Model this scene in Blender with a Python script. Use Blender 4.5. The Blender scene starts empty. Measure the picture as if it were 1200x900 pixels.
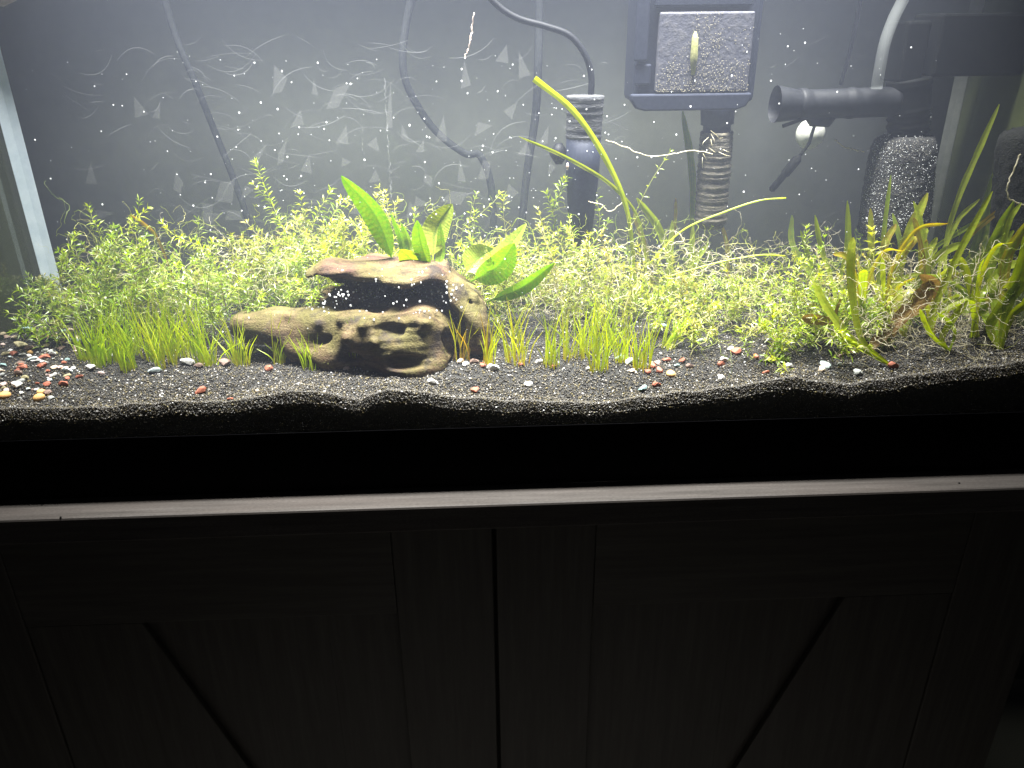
import bpy, math, random
import numpy as np
from mathutils import Vector, Matrix
from mathutils.bvhtree import BVHTree
random.seed(11); rng = np.random.default_rng(11)
R = math.radians
S = bpy.context.scene
COL = S.collection

# ------------------------------------------------------------------ camera
# metres; x right, y away from the viewer, z up; cabinet's front top edge is y=0, z=0
FPX = 920.0                                   # focal length in pixels of the 1200 px wide photograph
CC = np.array([-0.0189, -0.6823, 0.4484])
PIT, YAW, ROL = 0.4295, 0.0391, -0.0104
_f = np.array([math.sin(YAW)*math.cos(PIT), math.cos(YAW)*math.cos(PIT), -math.sin(PIT)])
_r0 = np.array([math.cos(YAW), -math.sin(YAW), 0.0]); _u0 = np.cross(_r0, _f)
_r = math.cos(ROL)*_r0 + math.sin(ROL)*_u0; _u = -math.sin(ROL)*_r0 + math.cos(ROL)*_u0
cd = bpy.data.cameras.new('camera'); cam = bpy.data.objects.new('camera', cd); COL.objects.link(cam)
cd.sensor_fit = 'HORIZONTAL'; cd.sensor_width = 36.0; cd.lens = 36.0*FPX/1200.0
cd.clip_start = 0.02; cd.clip_end = 50.0
cam.matrix_world = Matrix(((_r[0], _u[0], -_f[0], CC[0]), (_r[1], _u[1], -_f[1], CC[1]), (_r[2], _u[2], -_f[2], CC[2]), (0, 0, 0, 1)))
S.camera = cam

# ------------------------------------------------------------------ world, lamp, exposure
w = bpy.data.worlds.new('World'); S.world = w; w.use_nodes = True
w.node_tree.nodes['Background'].inputs[0].default_value = (0.62, 0.68, 0.8, 1)
w.node_tree.nodes['Background'].inputs[1].default_value = 0.009      # the room is dark
LAMP_W, LAMP_X, LAMP_LEN, LAMP_Y, LAMP_Z = 19.0, -0.01, 0.86, 0.195, 0.95
S.view_settings.view_transform = 'Standard'; S.view_settings.look = 'None'
S.view_settings.exposure = 0.0; S.view_settings.gamma = 1.0; S.view_settings.use_curve_mapping = False
S.render.engine = 'CYCLES'
cy = S.cycles
cy.use_denoising = True; cy.max_bounces = 8; cy.diffuse_bounces = 4; cy.glossy_bounces = 3
cy.transmission_bounces = 6; cy.transparent_max_bounces = 24; cy.volume_bounces = 1
cy.sample_clamp_indirect = 4.0; cy.caustics_reflective = False; cy.caustics_refractive = False

def at(px, py, y):
    d = _f + _r*(px-600)/FPX + _u*(450-py)/FPX
    t = (y-CC[1])/d[1]
    return CC + d*t
def scl(p): return float(np.dot(np.asarray(p, float)-CC, _f))/FPX      # metres per photo pixel at p
def ray(px, py):
    d = _f + _r*(px-600)/FPX + _u*(450-py)/FPX
    return d/np.linalg.norm(d)

# ------------------------------------------------------------------ materials
MATS = {}
def new_mat(name):
    m = bpy.data.materials.new(name); m.use_nodes = True; nt = m.node_tree; nt.nodes.clear()
    out = nt.nodes.new('ShaderNodeOutputMaterial'); MATS[name] = m
    return m, nt, out
def nd(nt, t, **kw):
    n = nt.nodes.new(t)
    for k, v in kw.items(): setattr(n, k, v)
    return n
def ramp(nt, fac, stops):
    n = nt.nodes.new('ShaderNodeValToRGB'); e = n.color_ramp.elements
    while len(e) < len(stops): e.new(0.5)
    for i, (p, c) in enumerate(stops):
        e[i].position = p; e[i].color = (c[0], c[1], c[2], 1)
    nt.links.new(fac, n.inputs[0]); return n.outputs[0]
def noise(nt, scale, detail=4, rough=0.6, coord=None, stretch=None):
    tc = nt.nodes.new('ShaderNodeTexCoord'); src = tc.outputs['Object']
    if stretch:
        mp = nt.nodes.new('ShaderNodeMapping'); mp.inputs['Scale'].default_value = stretch
        nt.links.new(src, mp.inputs[0]); src = mp.outputs[0]
    n = nt.nodes.new('ShaderNodeTexNoise'); n.inputs['Scale'].default_value = scale
    n.inputs['Detail'].default_value = detail; n.inputs['Roughness'].default_value = rough
    nt.links.new(src, n.inputs['Vector']); return n.outputs[0]
def bump(nt, h, strength, dist=0.002):
    b = nt.nodes.new('ShaderNodeBump'); b.inputs['Strength'].default_value = strength; b.inputs['Distance'].default_value = dist
    nt.links.new(h, b.inputs['Height']); return b.outputs[0]
def mixc(nt, fac, a, b, mode='MIX'):
    n = nt.nodes.new('ShaderNodeMix'); n.data_type = 'RGBA'; n.blend_type = mode
    for sock, v in ((n.inputs[0], fac), (n.inputs[6], a), (n.inputs[7], b)):
        if isinstance(v, (int, float)): sock.default_value = v
        elif isinstance(v, tuple): sock.default_value = (v[0], v[1], v[2], 1)
        else: nt.links.new(v, sock)
    return n.outputs[2]
def principled(name, stops, scale=60, rough=0.5, bmp=0.2, bdist=0.001, stretch=None, detail=5, spec=0.5):
    m, nt, out = new_mat(name)
    p = nt.nodes.new('ShaderNodeBsdfPrincipled'); p.inputs['Roughness'].default_value = rough
    p.inputs['Specular IOR Level'].default_value = spec
    h = noise(nt, scale, detail, 0.65, stretch=stretch)
    c = ramp(nt, h, stops); nt.links.new(c, p.inputs['Base Color'])
    if bmp: nt.links.new(bump(nt, h, bmp, bdist), p.inputs['Normal'])
    nt.links.new(p.outputs[0], out.inputs[0]); return m
def leafmat(name, stops, trans=0.45, vein=False, spec=0.06, quilt=0):
    """stops: colour over the per-leaf 'tint' attribute"""
    m, nt, out = new_mat(name)
    a = nd(nt, 'ShaderNodeAttribute', attribute_name='tint')
    c = ramp(nt, a.outputs['Fac'], stops)
    n = noise(nt, 260, 3)
    c = mixc(nt, ramp(nt, n, [(0.35, (0, 0, 0)), (0.75, (0.5, 0.5, 0.5))]), c, (0.30, 0.26, 0.04))
    if vein:
        v = nd(nt, 'ShaderNodeAttribute', attribute_name='vein')
        c = mixc(nt, v.outputs['Fac'], c, (0.05, 0.13, 0.012))
        tcv = nt.nodes.new('ShaderNodeTexCoord'); vo = nd(nt, 'ShaderNodeTexVoronoi', feature='DISTANCE_TO_EDGE'); vo.inputs['Scale'].default_value = 190
        nt.links.new(tcv.outputs['Object'], vo.inputs['Vector'])
        c = mixc(nt, ramp(nt, vo.outputs['Distance'], [(0.0, (0.42, 0.42, 0.42)), (0.10, (0, 0, 0))]), c, (0.05, 0.14, 0.01))
    d = nt.nodes.new('ShaderNodeBsdfDiffuse'); t = nt.nodes.new('ShaderNodeBsdfTranslucent'); g = nt.nodes.new('ShaderNodeBsdfGlossy')
    g.inputs['Roughness'].default_value = 0.38
    nt.links.new(c, d.inputs[0])
    hsv = nt.nodes.new('ShaderNodeHueSaturation'); hsv.inputs['Saturation'].default_value = 1.15; hsv.inputs['Value'].default_value = 1.35
    nt.links.new(c, hsv.inputs['Color']); nt.links.new(hsv.outputs[0], t.inputs[0])
    if quilt:
        nn = bump(nt, n, quilt, 0.002); nt.links.new(nn, d.inputs['Normal']); nt.links.new(nn, g.inputs['Normal'])
    m1 = nt.nodes.new('ShaderNodeMixShader'); m1.inputs[0].default_value = trans
    nt.links.new(d.outputs[0], m1.inputs[1]); nt.links.new(t.outputs[0], m1.inputs[2])
    m2 = nt.nodes.new('ShaderNodeMixShader'); m2.inputs[0].default_value = spec
    nt.links.new(m1.outputs[0], m2.inputs[1]); nt.links.new(g.outputs[0], m2.inputs[2])
    nt.links.new(m2.outputs[0], out.inputs[0]); return m
def filmmat(name, col, alpha):
    m, nt, out = new_mat(name)
    d = nt.nodes.new('ShaderNodeBsdfDiffuse'); d.inputs[0].default_value = (*col, 1)
    tl = nt.nodes.new('ShaderNodeBsdfTranslucent'); tl.inputs[0].default_value = (*col, 1)
    t = nt.nodes.new('ShaderNodeBsdfTransparent'); x = nt.nodes.new('ShaderNodeMixShader'); x.inputs[0].default_value = 0.5
    nt.links.new(d.outputs[0], x.inputs[1]); nt.links.new(tl.outputs[0], x.inputs[2])
    mx = nt.nodes.new('ShaderNodeMixShader'); mx.inputs[0].default_value = alpha
    nt.links.new(t.outputs[0], mx.inputs[1]); nt.links.new(x.outputs[0], mx.inputs[2]); nt.links.new(mx.outputs[0], out.inputs[0]); return m

G1 = (0.09, 0.20, 0.010); G2 = (0.20, 0.34, 0.016); G3 = (0.33, 0.45, 0.018); G4 = (0.47, 0.49, 0.04)
leafmat('stem_leaf', [(0.0, G1), (0.35, G2), (0.7, G3), (1.0, G4)], 0.45)
leafmat('stem_leaf_olive', [(0.0, (0.10, 0.14, 0.012)), (0.5, (0.24, 0.28, 0.03)), (1.0, (0.42, 0.36, 0.10))], 0.4)
leafmat('stem_stalk', [(0.0, (0.22, 0.27, 0.06)), (1.0, (0.52, 0.48, 0.22))], 0.2)
leafmat('grass_blade', [(0.0, (0.31, 0.54, 0.012)), (0.5, (0.53, 0.66, 0.025)), (0.85, (0.64, 0.57, 0.035)), (1.0, (0.60, 0.34, 0.03))], 0.45)
leafmat('ribbon_leaf', [(0.0, (0.09, 0.15, 0.012)), (0.35, (0.22, 0.33, 0.014)), (0.7, (0.43, 0.52, 0.03)), (0.88, (0.45, 0.36, 0.04)), (1.0, (0.34, 0.18, 0.05))], 0.52, quilt=0.2)
leafmat('brown_leaf', [(0.0, (0.17, 0.09, 0.03)), (1.0, (0.34, 0.2, 0.08))], 0.3, quilt=0.7)
leafmat('broad_leaf', [(0.0, (0.07, 0.22, 0.008)), (0.5, (0.16, 0.36, 0.012)), (1.0, (0.42, 0.50, 0.06))], 0.42, vein=True, spec=0.05, quilt=0.3)
leafmat('root_thread', [(0.0, (0.40, 0.36, 0.22)), (1.0, (0.75, 0.70, 0.55))], 0.3)

def wood_material():
    m, nt, out = new_mat('driftwood')
    p = nt.nodes.new('ShaderNodeBsdfPrincipled'); p.inputs['Roughness'].default_value = 0.75; p.inputs['Specular IOR Level'].default_value = 0.25
    n1 = noise(nt, 26, 7, 0.65); n2 = noise(nt, 60, 7, 0.68, stretch=(0.22, 1, 1.9)); n3 = noise(nt, 16, 4, 0.55, stretch=(1, 1.3, 1)); n4 = noise(nt, 420, 3, 0.7)
    c = ramp(nt, n2, [(0.36, (0.030, 0.018, 0.009)), (0.45, (0.082, 0.052, 0.024)), (0.54, (0.145, 0.102, 0.046)), (0.66, (0.235, 0.182, 0.092))])
    c = mixc(nt, ramp(nt, n1, [(0.49, (0, 0, 0)), (0.62, (0.7, 0.7, 0.7))]), c, (0.105, 0.05, 0.038))
    c = mixc(nt, ramp(nt, n3, [(0.45, (0, 0, 0)), (0.62, (0.75, 0.75, 0.75))]), c, (0.115, 0.105, 0.028))
    n5 = noise(nt, 38, 5, 0.6)
    c = mixc(nt, ramp(nt, n5, [(0.54, (0, 0, 0)), (0.66, (0.85, 0.85, 0.85))]), c, (0.03, 0.022, 0.02))
    c = mixc(nt, 0.6, c, ramp(nt, n4, [(0.34, (0.35, 0.35, 0.35)), (0.7, (1, 1, 1))]), 'MULTIPLY')
    nt.links.new(c, p.inputs['Base Color'])
    ad = nd(nt, 'ShaderNodeMath', operation='ADD'); nt.links.new(n2, ad.inputs[0]); nt.links.new(n4, ad.inputs[1])
    nt.links.new(bump(nt, ad.outputs[0], 0.6, 0.003), p.inputs['Normal'])
    nt.links.new(p.outputs[0], out.inputs[0])
wood_material()

def grain_material():
    m, nt, out = new_mat('gravel_grain')
    p = nt.nodes.new('ShaderNodeBsdfPrincipled'); p.inputs['Roughness'].default_value = 0.42; p.inputs['Specular IOR Level'].default_value = 0.6
    a = nd(nt, 'ShaderNodeAttribute', attribute_name='tint')
    nt.links.new(ramp(nt, a.outputs['Fac'], [(0.0, (0.007, 0.0055, 0.004)), (0.5, (0.025, 0.021, 0.016)), (0.75, (0.065, 0.052, 0.028)), (0.9, (0.125, 0.098, 0.030)), (0.95, (0.20, 0.18, 0.165)), (1.0, (0.5, 0.5, 0.5))]), p.inputs['Base Color'])  # pale end of the ramp paints glints onto random grains
    nt.links.new(p.outputs[0], out.inputs[0])
grain_material()
principled('gravel_bed', [(0.3, (0.006, 0.006, 0.006)), (0.7, (0.03, 0.029, 0.026))], 700, 0.7, 0.8, 0.003)
principled('black_plastic', [(0.3, (0.003, 0.0035, 0.0035)), (0.7, (0.006, 0.0065, 0.006))], 120, 0.7, 0.1, spec=0.06)
principled('navy_plastic', [(0.3, (0.010, 0.013, 0.024)), (0.7, (0.018, 0.022, 0.036))], 200, 0.6, 0.15, spec=0.2)
principled('dusty_panel', [(0.35, (0.045, 0.047, 0.068)), (0.5, (0.06, 0.061, 0.08)), (0.65, (0.085, 0.083, 0.095))], 120, 0.8, 0.5, 0.002)
principled('cable_sheath', [(0.3, (0.004, 0.005, 0.007)), (0.7, (0.010, 0.011, 0.014))], 150, 0.6, 0.2, spec=0.2)
principled('sponge_dusty', [(0.35, (0.012, 0.013, 0.014)), (0.58, (0.03, 0.03, 0.03)), (0.66, (0.16, 0.15, 0.12)), (0.78, (0.42, 0.41, 0.37))], 520, 0.95, 1.0, 0.004, detail=2)
principled('sponge_black', [(0.4, (0.003, 0.004, 0.003)), (0.75, (0.014, 0.015, 0.012))], 420, 0.95, 1.0, 0.004)
principled('ribbed_mesh', [(0.3, (0.03, 0.028, 0.022)), (0.55, (0.10, 0.09, 0.065)), (0.75, (0.24, 0.21, 0.14))], 260, 0.9, 0.9, 0.003, stretch=(0.5, 0.5, 1.8))
principled('wrap_cloth', [(0.3, (0.02, 0.022, 0.028)), (0.55, (0.05, 0.052, 0.055)), (0.75, (0.16, 0.16, 0.15))], 110, 0.9, 0.8, 0.004, stretch=(0.6, 0.6, 2.4))
principled('frame_plastic', [(0.3, (0.003, 0.003, 0.004)), (0.7, (0.005, 0.005, 0.006))], 120, 0.8, 0.0, spec=0.03)
principled('grey_sheath', [(0.3, (0.05, 0.054, 0.056)), (0.7, (0.075, 0.08, 0.08))], 150, 0.7, 0.1, spec=0.2)
principled('suction_rubber', [(0.3, (0.42, 0.44, 0.38)), (0.62, (0.62, 0.63, 0.56)), (0.72, (0.2, 0.19, 0.12))], 90, 0.5, 0.1)
principled('sediment', [(0.3, (0.12, 0.105, 0.06)), (0.7, (0.22, 0.20, 0.15))], 400, 0.9, 0.2)
principled('olive_algae', [(0.3, (0.16, 0.17, 0.04)), (0.7, (0.30, 0.29, 0.12))], 300, 0.9, 0.4)
principled('cabinet_wood', [(0.3, (0.085, 0.075, 0.062)), (0.5, (0.115, 0.103, 0.087)), (0.7, (0.15, 0.135, 0.115))], 55, 0.55, 0.25, 0.0008, stretch=(0.12, 2.2, 2.2), detail=8)
principled('cabinet_wood_upright', [(0.3, (0.085, 0.075, 0.062)), (0.5, (0.11, 0.098, 0.083)), (0.7, (0.14, 0.126, 0.108))], 55, 0.55, 0.25, 0.0008, stretch=(2.2, 2.2, 0.12), detail=8)
def top_wood():
    m, nt, out = new_mat('cabinet_top_wood')
    p = nt.nodes.new('ShaderNodeBsdfPrincipled'); p.inputs['Roughness'].default_value = 0.6; p.inputs['Specular IOR Level'].default_value = 0.3
    n1 = noise(nt, 60, 9, 0.7, stretch=(0.10, 2.4, 2.4)); n2 = noise(nt, 14, 4, 0.6, stretch=(0.3, 2, 1)); n3 = noise(nt, 900, 2, 0.6, stretch=(0.3, 1, 1))
    c = ramp(nt, n1, [(0.28, (0.075, 0.066, 0.060)), (0.5, (0.145, 0.130, 0.120)), (0.72, (0.215, 0.195, 0.182))])
    c = mixc(nt, ramp(nt, n2, [(0.45, (0, 0, 0)), (0.75, (0.6, 0.6, 0.6))]), c, (0.17, 0.14, 0.125))
    c = mixc(nt, 0.4, c, ramp(nt, n3, [(0.35, (0.4, 0.4, 0.4)), (0.65, (1, 1, 1))]), 'MULTIPLY')
    nt.links.new(c, p.inputs['Base Color']); nt.links.new(bump(nt, n1, 0.3, 0.0008), p.inputs['Normal'])
    nt.links.new(p.outputs[0], out.inputs[0])
top_wood()
principled('wall_paint', [(0.3, (0.118, 0.126, 0.104)), (0.7, (0.145, 0.154, 0.128))], 30, 0.8, 0.1)
principled('floor_carpet', [(0.3, (0.16, 0.15, 0.14)), (0.7, (0.26, 0.25, 0.235))], 500, 0.95, 0.6, 0.003)
principled('silicone', [(0.3, (0.50, 0.60, 0.70)), (0.7, (0.66, 0.75, 0.84))], 60, 0.35, 0.1)
principled('silicone_grey', [(0.3, (0.13, 0.14, 0.13)), (0.7, (0.2, 0.21, 0.19))], 60, 0.4, 0.1)
principled('tan_rough', [(0.3, (0.22, 0.16, 0.12)), (0.7, (0.38, 0.30, 0.24))], 70, 0.8, 0.6)
principled('pinkish_root', [(0.3, (0.6, 0.45, 0.36)), (0.7, (0.8, 0.68, 0.58))], 200, 0.6, 0.1)
filmmat('bubble', (0.92, 0.94, 0.95), 0.62)  # flat white stands in for the bright highlights on bubbles
principled('pearl_residue', [(0.3, (0.6, 0.63, 0.65)), (0.7, (0.8, 0.82, 0.82))], 300, 0.5, 0.2)
def peb(name, a, b): principled('pebble_'+name, [(0.3, a), (0.7, b)], 150, 0.6, 0.35, 0.001)
peb('red', (0.24, 0.06, 0.03), (0.42, 0.15, 0.09)); peb('brown', (0.14, 0.085, 0.065), (0.27, 0.19, 0.15))
peb('teal', (0.20, 0.33, 0.33), (0.34, 0.48, 0.47)); peb('pale_teal', (0.42, 0.52, 0.52), (0.6, 0.68, 0.67))
peb('white', (0.58, 0.57, 0.54), (0.75, 0.74, 0.71)); peb('cream', (0.60, 0.45, 0.28), (0.72, 0.62, 0.48))
peb('orange', (0.62, 0.32, 0.09), (0.75, 0.48, 0.2)); peb('grey', (0.26, 0.27, 0.26), (0.42, 0.43, 0.41))
peb('olive', (0.24, 0.21, 0.10), (0.38, 0.34, 0.2)); peb('pink', (0.5, 0.36, 0.32), (0.66, 0.54, 0.49))
def glassmat(name, tint, gloss, dirt=0.0):
    m, nt, out = new_mat(name)
    t = nt.nodes.new('ShaderNodeBsdfTransparent'); t.inputs[0].default_value = (*tint, 1)
    g = nt.nodes.new('ShaderNodeBsdfGlossy'); g.inputs['Roughness'].default_value = 0.02
    lw = nt.nodes.new('ShaderNodeFresnel'); lw.inputs[0].default_value = 1.25
    ml = nd(nt, 'ShaderNodeMath', operation='MULTIPLY'); ml.inputs[1].default_value = gloss
    nt.links.new(lw.outputs[0], ml.inputs[0])
    mx = nt.nodes.new('ShaderNodeMixShader'); nt.links.new(ml.outputs[0], mx.inputs[0])
    nt.links.new(t.outputs[0], mx.inputs[1]); nt.links.new(g.outputs[0], mx.inputs[2])
    fin = mx.outputs[0]
    if dirt:
        d = nt.nodes.new('ShaderNodeBsdfDiffuse'); d.inputs[0].default_value = (0.20, 0.23, 0.10, 1)
        f = ramp(nt, noise(nt, 9, 6, 0.65, stretch=(1, 1, 0.5)), [(0.3, (dirt*0.4,)*3), (0.7, (dirt,)*3)])
        m3 = nt.nodes.new('ShaderNodeMixShader'); nt.links.new(f, m3.inputs[0]); nt.links.new(fin, m3.inputs[1]); nt.links.new(d.outputs[0], m3.inputs[2]); fin = m3.outputs[0]
    nt.links.new(fin, out.inputs[0])
glassmat('clear_glass', (0.985, 0.99, 0.985), 0.6)
glassmat('algae_glass', (0.95, 0.96, 0.93), 0.4, 0.14)
glassmat('green_algae_glass', (0.92, 0.95, 0.88), 0.3, 0.55)
filmmat('pale_film', (0.8, 0.8, 0.78), 0.06)
filmmat('scratch', (0.9, 0.92, 0.93), 0.10)
filmmat('clear_tube', (0.32, 0.34, 0.34), 0.33)
filmmat('algae_film', (0.34, 0.36, 0.12), 0.45)

# ------------------------------------------------------------------ mesh helpers
class MB:
    def __init__(s): s.v = []; s.f = []; s.t = []; s.vn = []
    def add(s, verts, faces, tint=0.5, vein=None):
        o = len(s.v); s.v.extend([tuple(map(float, q)) for q in verts]); s.f.extend([tuple(i+o for i in q) for q in faces])
        s.t.extend([tint]*len(verts) if not hasattr(tint, '__len__') else list(tint))
        s.vn.extend(vein if vein is not None else [0.0]*len(verts))
    def box(s, lo, hi, tint=0.5):
        x0, y0, z0 = lo; x1, y1, z1 = hi
        s.add([(x0,y0,z0),(x1,y0,z0),(x1,y1,z0),(x0,y1,z0),(x0,y0,z1),(x1,y0,z1),(x1,y1,z1),(x0,y1,z1)],
              [(0,3,2,1),(4,5,6,7),(0,1,5,4),(1,2,6,5),(2,3,7,6),(3,0,4,7)], tint)
    def tube(s, pts, rad, n=6, tint=0.5, caps=True):
        pts = [np.asarray(p, float) for p in pts]; k = len(pts)
        rad = [rad]*k if not hasattr(rad, '__len__') else rad
        vs = []; up = np.array([0.13, 0.97, 0.21])
        for i, p in enumerate(pts):
            d = pts[min(i+1, k-1)] - pts[max(i-1, 0)]; d = d/(np.linalg.norm(d)+1e-12)
            a = np.cross(d, up); 
            if np.linalg.norm(a) < 0.1: a = np.cross(d, np.array([1.0, 0, 0]))
            a /= np.linalg.norm(a); b = np.cross(d, a)
            for j in range(n):
                th = 2*math.pi*j/n; vs.append(p + rad[i]*(math.cos(th)*a + math.sin(th)*b))
        fs = [(i*n+j, i*n+(j+1) % n, (i+1)*n+(j+1) % n, (i+1)*n+j) for i in range(k-1) for j in range(n)]
        if caps: fs += [tuple(range(n))[::-1], tuple((k-1)*n+j for j in range(n))]
        s.add(vs, fs, tint)
    def ribbon(s, pts, wid, side, tint=0.5, fold=0.15, cols=3, vein=None, ripple=0.0):
        """a leaf blade along pts; side = widthwise direction; cross-section folded along the midrib"""
        pts = [np.asarray(p, float) for p in pts]; k = len(pts); vs = []; tt = []; vv = []
        side = np.asarray(side, float)
        for i, p in enumerate(pts):
            d = pts[min(i+1, k-1)] - pts[max(i-1, 0)]; d = d/(np.linalg.norm(d)+1e-12)
            a = side - d*np.dot(side, d); a /= (np.linalg.norm(a)+1e-9); nrm = np.cross(a, d)
            for c in range(cols):
                q = (c/(cols-1)-0.5)*2 if cols > 1 else 0
                off = abs(q)*fold*wid[i]
                if ripple: off += ripple*wid[i]*math.sin(i*1.9+(2.2 if q > 0 else 0))*abs(q)
                vs.append(p + a*q*wid[i]*0.5 + nrm*off); tt.append(tint if not callable(tint) else tint(i/(k-1), q))
                if vein is not None: vv.append(vein(i/(k-1), q))
        fs = [(i*cols+c, i*cols+c+1, (i+1)*cols+c+1, (i+1)*cols+c) for i in range(k-1) for c in range(cols-1)]
        s.add(vs, fs, tt, vv if vein is not None else None)
    def build(s, name, mat, parent=None, smooth=True, attrs=True):
        me = bpy.data.meshes.new(name); me.from_pydata(s.v, [], s.f)
        if attrs:
            me.attributes.new('tint', 'FLOAT', 'POINT').data.foreach_set('value', np.array(s.t, dtype=np.float32))
            if any(s.vn): me.attributes.new('vein', 'FLOAT', 'POINT').data.foreach_set('value', np.array(s.vn, dtype=np.float32))
        if smooth: me.polygons.foreach_set('use_smooth', [True]*len(me.polygons))
        me.materials.append(MATS[mat]); me.update()
        return link(name, me, parent)
def link(name, data, parent=None):
    o = bpy.data.objects.new(name, data); COL.objects.link(o)
    if parent is not None: o.parent = parent; o.matrix_parent_inverse = Matrix.Translation(-Vector(parent.location))
    return o
def tag(o, label, cat, group=None):
    o['label'] = label; o['category'] = cat
    if group: o['group'] = group
    return o
def thing(name, label, cat, loc=(0, 0, 0), group=None):
    o = bpy.data.objects.new(name, None); o.empty_display_size = 0.02; COL.objects.link(o); o.location = tuple(map(float, loc))
    return tag(o, label, cat, group)
def bev(o, wdt=0.002, seg=2):
    m = o.modifiers.new('bevel', 'BEVEL'); m.width = wdt; m.segments = seg; m.limit_method = 'ANGLE'; m.angle_limit = R(40)
    return o
def boxo(name, lo, hi, mat, parent=None, b=0.0015):
    m = MB(); m.box(lo, hi); o = m.build(name, mat, parent, smooth=False)
    if b: bev(o, b)
    return o
def prism(name, pts, d, mat, parent, b=0.001):
    """outline pts (3-D, planar) pushed along vector d"""
    m = MB(); n = len(pts); d = np.asarray(d, float)
    vs = [np.asarray(p, float) for p in pts] + [np.asarray(p, float)+d for p in pts]
    m.add(vs, [tuple(range(n))[::-1], tuple(range(n, 2*n))] + [(i, (i+1) % n, n+(i+1) % n, n+i) for i in range(n)])
    o = m.build(name, mat, parent, smooth=False)
    bm_fix(o)
    if b: bev(o, b)
    return o
import bmesh
def bm_fix(o):
    bm = bmesh.new(); bm.from_mesh(o.data); bmesh.ops.recalc_face_normals(bm, faces=bm.faces); bm.to_mesh(o.data); bm.free()
def smooth_path(ctrl, n):
    """Catmull-Rom through ctrl"""
    P = [np.asarray(c, float) for c in ctrl]; P = [2*P[0]-P[1]] + P + [2*P[-1]-P[-2]]; out = []
    segs = len(P)-3
    for i in range(n):
        u = i/(n-1)*segs; k = min(int(u), segs-1); t = u-k; a, b, c, d = P[k:k+4]
        out.append(0.5*(2*b+(c-a)*t+(2*a-5*b+4*c-d)*t*t+(3*b-a-3*c+d)*t**3))
    return out
def norm(v): v = np.asarray(v, float); return v/(np.linalg.norm(v)+1e-12)

# ------------------------------------------------------------------ dimensions
GF0, GF1 = 0.0381, 0.0461          # front pane
GB0, GB1 = 0.3612, 0.3692          # back pane
XI = 0.60                          # inner half width
ZW = 0.505                         # water level
FRAME_TOP = 0.070  # taller than a real frame so that it shades the cabinet ledge

FL = [(0,476),(120,475),(200,468),(270,468),(330,458),(365,455),(400,462),(425,465),(455,454),(500,457),(520,462),(600,467),(650,468),(700,470),(760,462),(800,457),(850,452),(880,447),(930,439),(960,446),(1000,447),(1060,438),(1120,430),(1160,427),(1200,421)]
_fx = []; _fz = []
for px, py in FL:
    q = at(px, py, GF1+0.013); _fx.append(q[0]); _fz.append(q[2])
_fx = [-0.62]+_fx+[0.62]; _fz = [_fz[0]]+_fz+[_fz[-1]]
def zsub(x, y):
    x = np.asarray(x, float); y = np.asarray(y, float)
    zf = np.interp(x, _fx, _fz); zm = np.interp(x, [-0.6, -0.2, 0.1, 0.3, 0.45, 0.6], [0.102, 0.1, 0.098, 0.1, 0.118, 0.124])
    zr = 0.119+0.006*np.clip(x/0.6, -1, 1)
    t = np.clip((y-GF1)/(GB0-GF1), 0, 1); s = np.exp(-(np.clip(y-GF1-0.013, 0, 1)/0.03)**2)
    z = zf*s + (1-s)*(zm+(zr-zm)*t)
    z = z + (1-s)*(0.0022*np.sin(x*41+y*23)+0.0018*np.sin(x*-23+y*57+1.3)) + 0.0012*np.sin(x*140+2*np.sin(y*90))*np.cos(y*120+x*17)
    z = z - 0.019*np.clip(1-(y-GF1)/0.0065, 0, 1)**1.3
    return z
def ground(px, py):
    for y in np.arange(GF1+0.001, GB0-0.003, 0.001):
        p = at(px, py, y)
        if p[2] <= zsub(p[0], y): return p
    return at(px, py, GB0-0.004)

# ------------------------------------------------------------------ setting: floor, wall
def struct(o): o['kind'] = 'structure'; return o
m = MB(); m.box((-3, -3, -0.86), (3, 0.60, -0.80)); struct(m.build('floor', 'floor_carpet', None, smooth=False))
m = MB(); m.box((-3, 0.50, -0.80), (3, 0.57, 1.6)); struct(m.build('wall', 'wall_paint', None, smooth=False))

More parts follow.
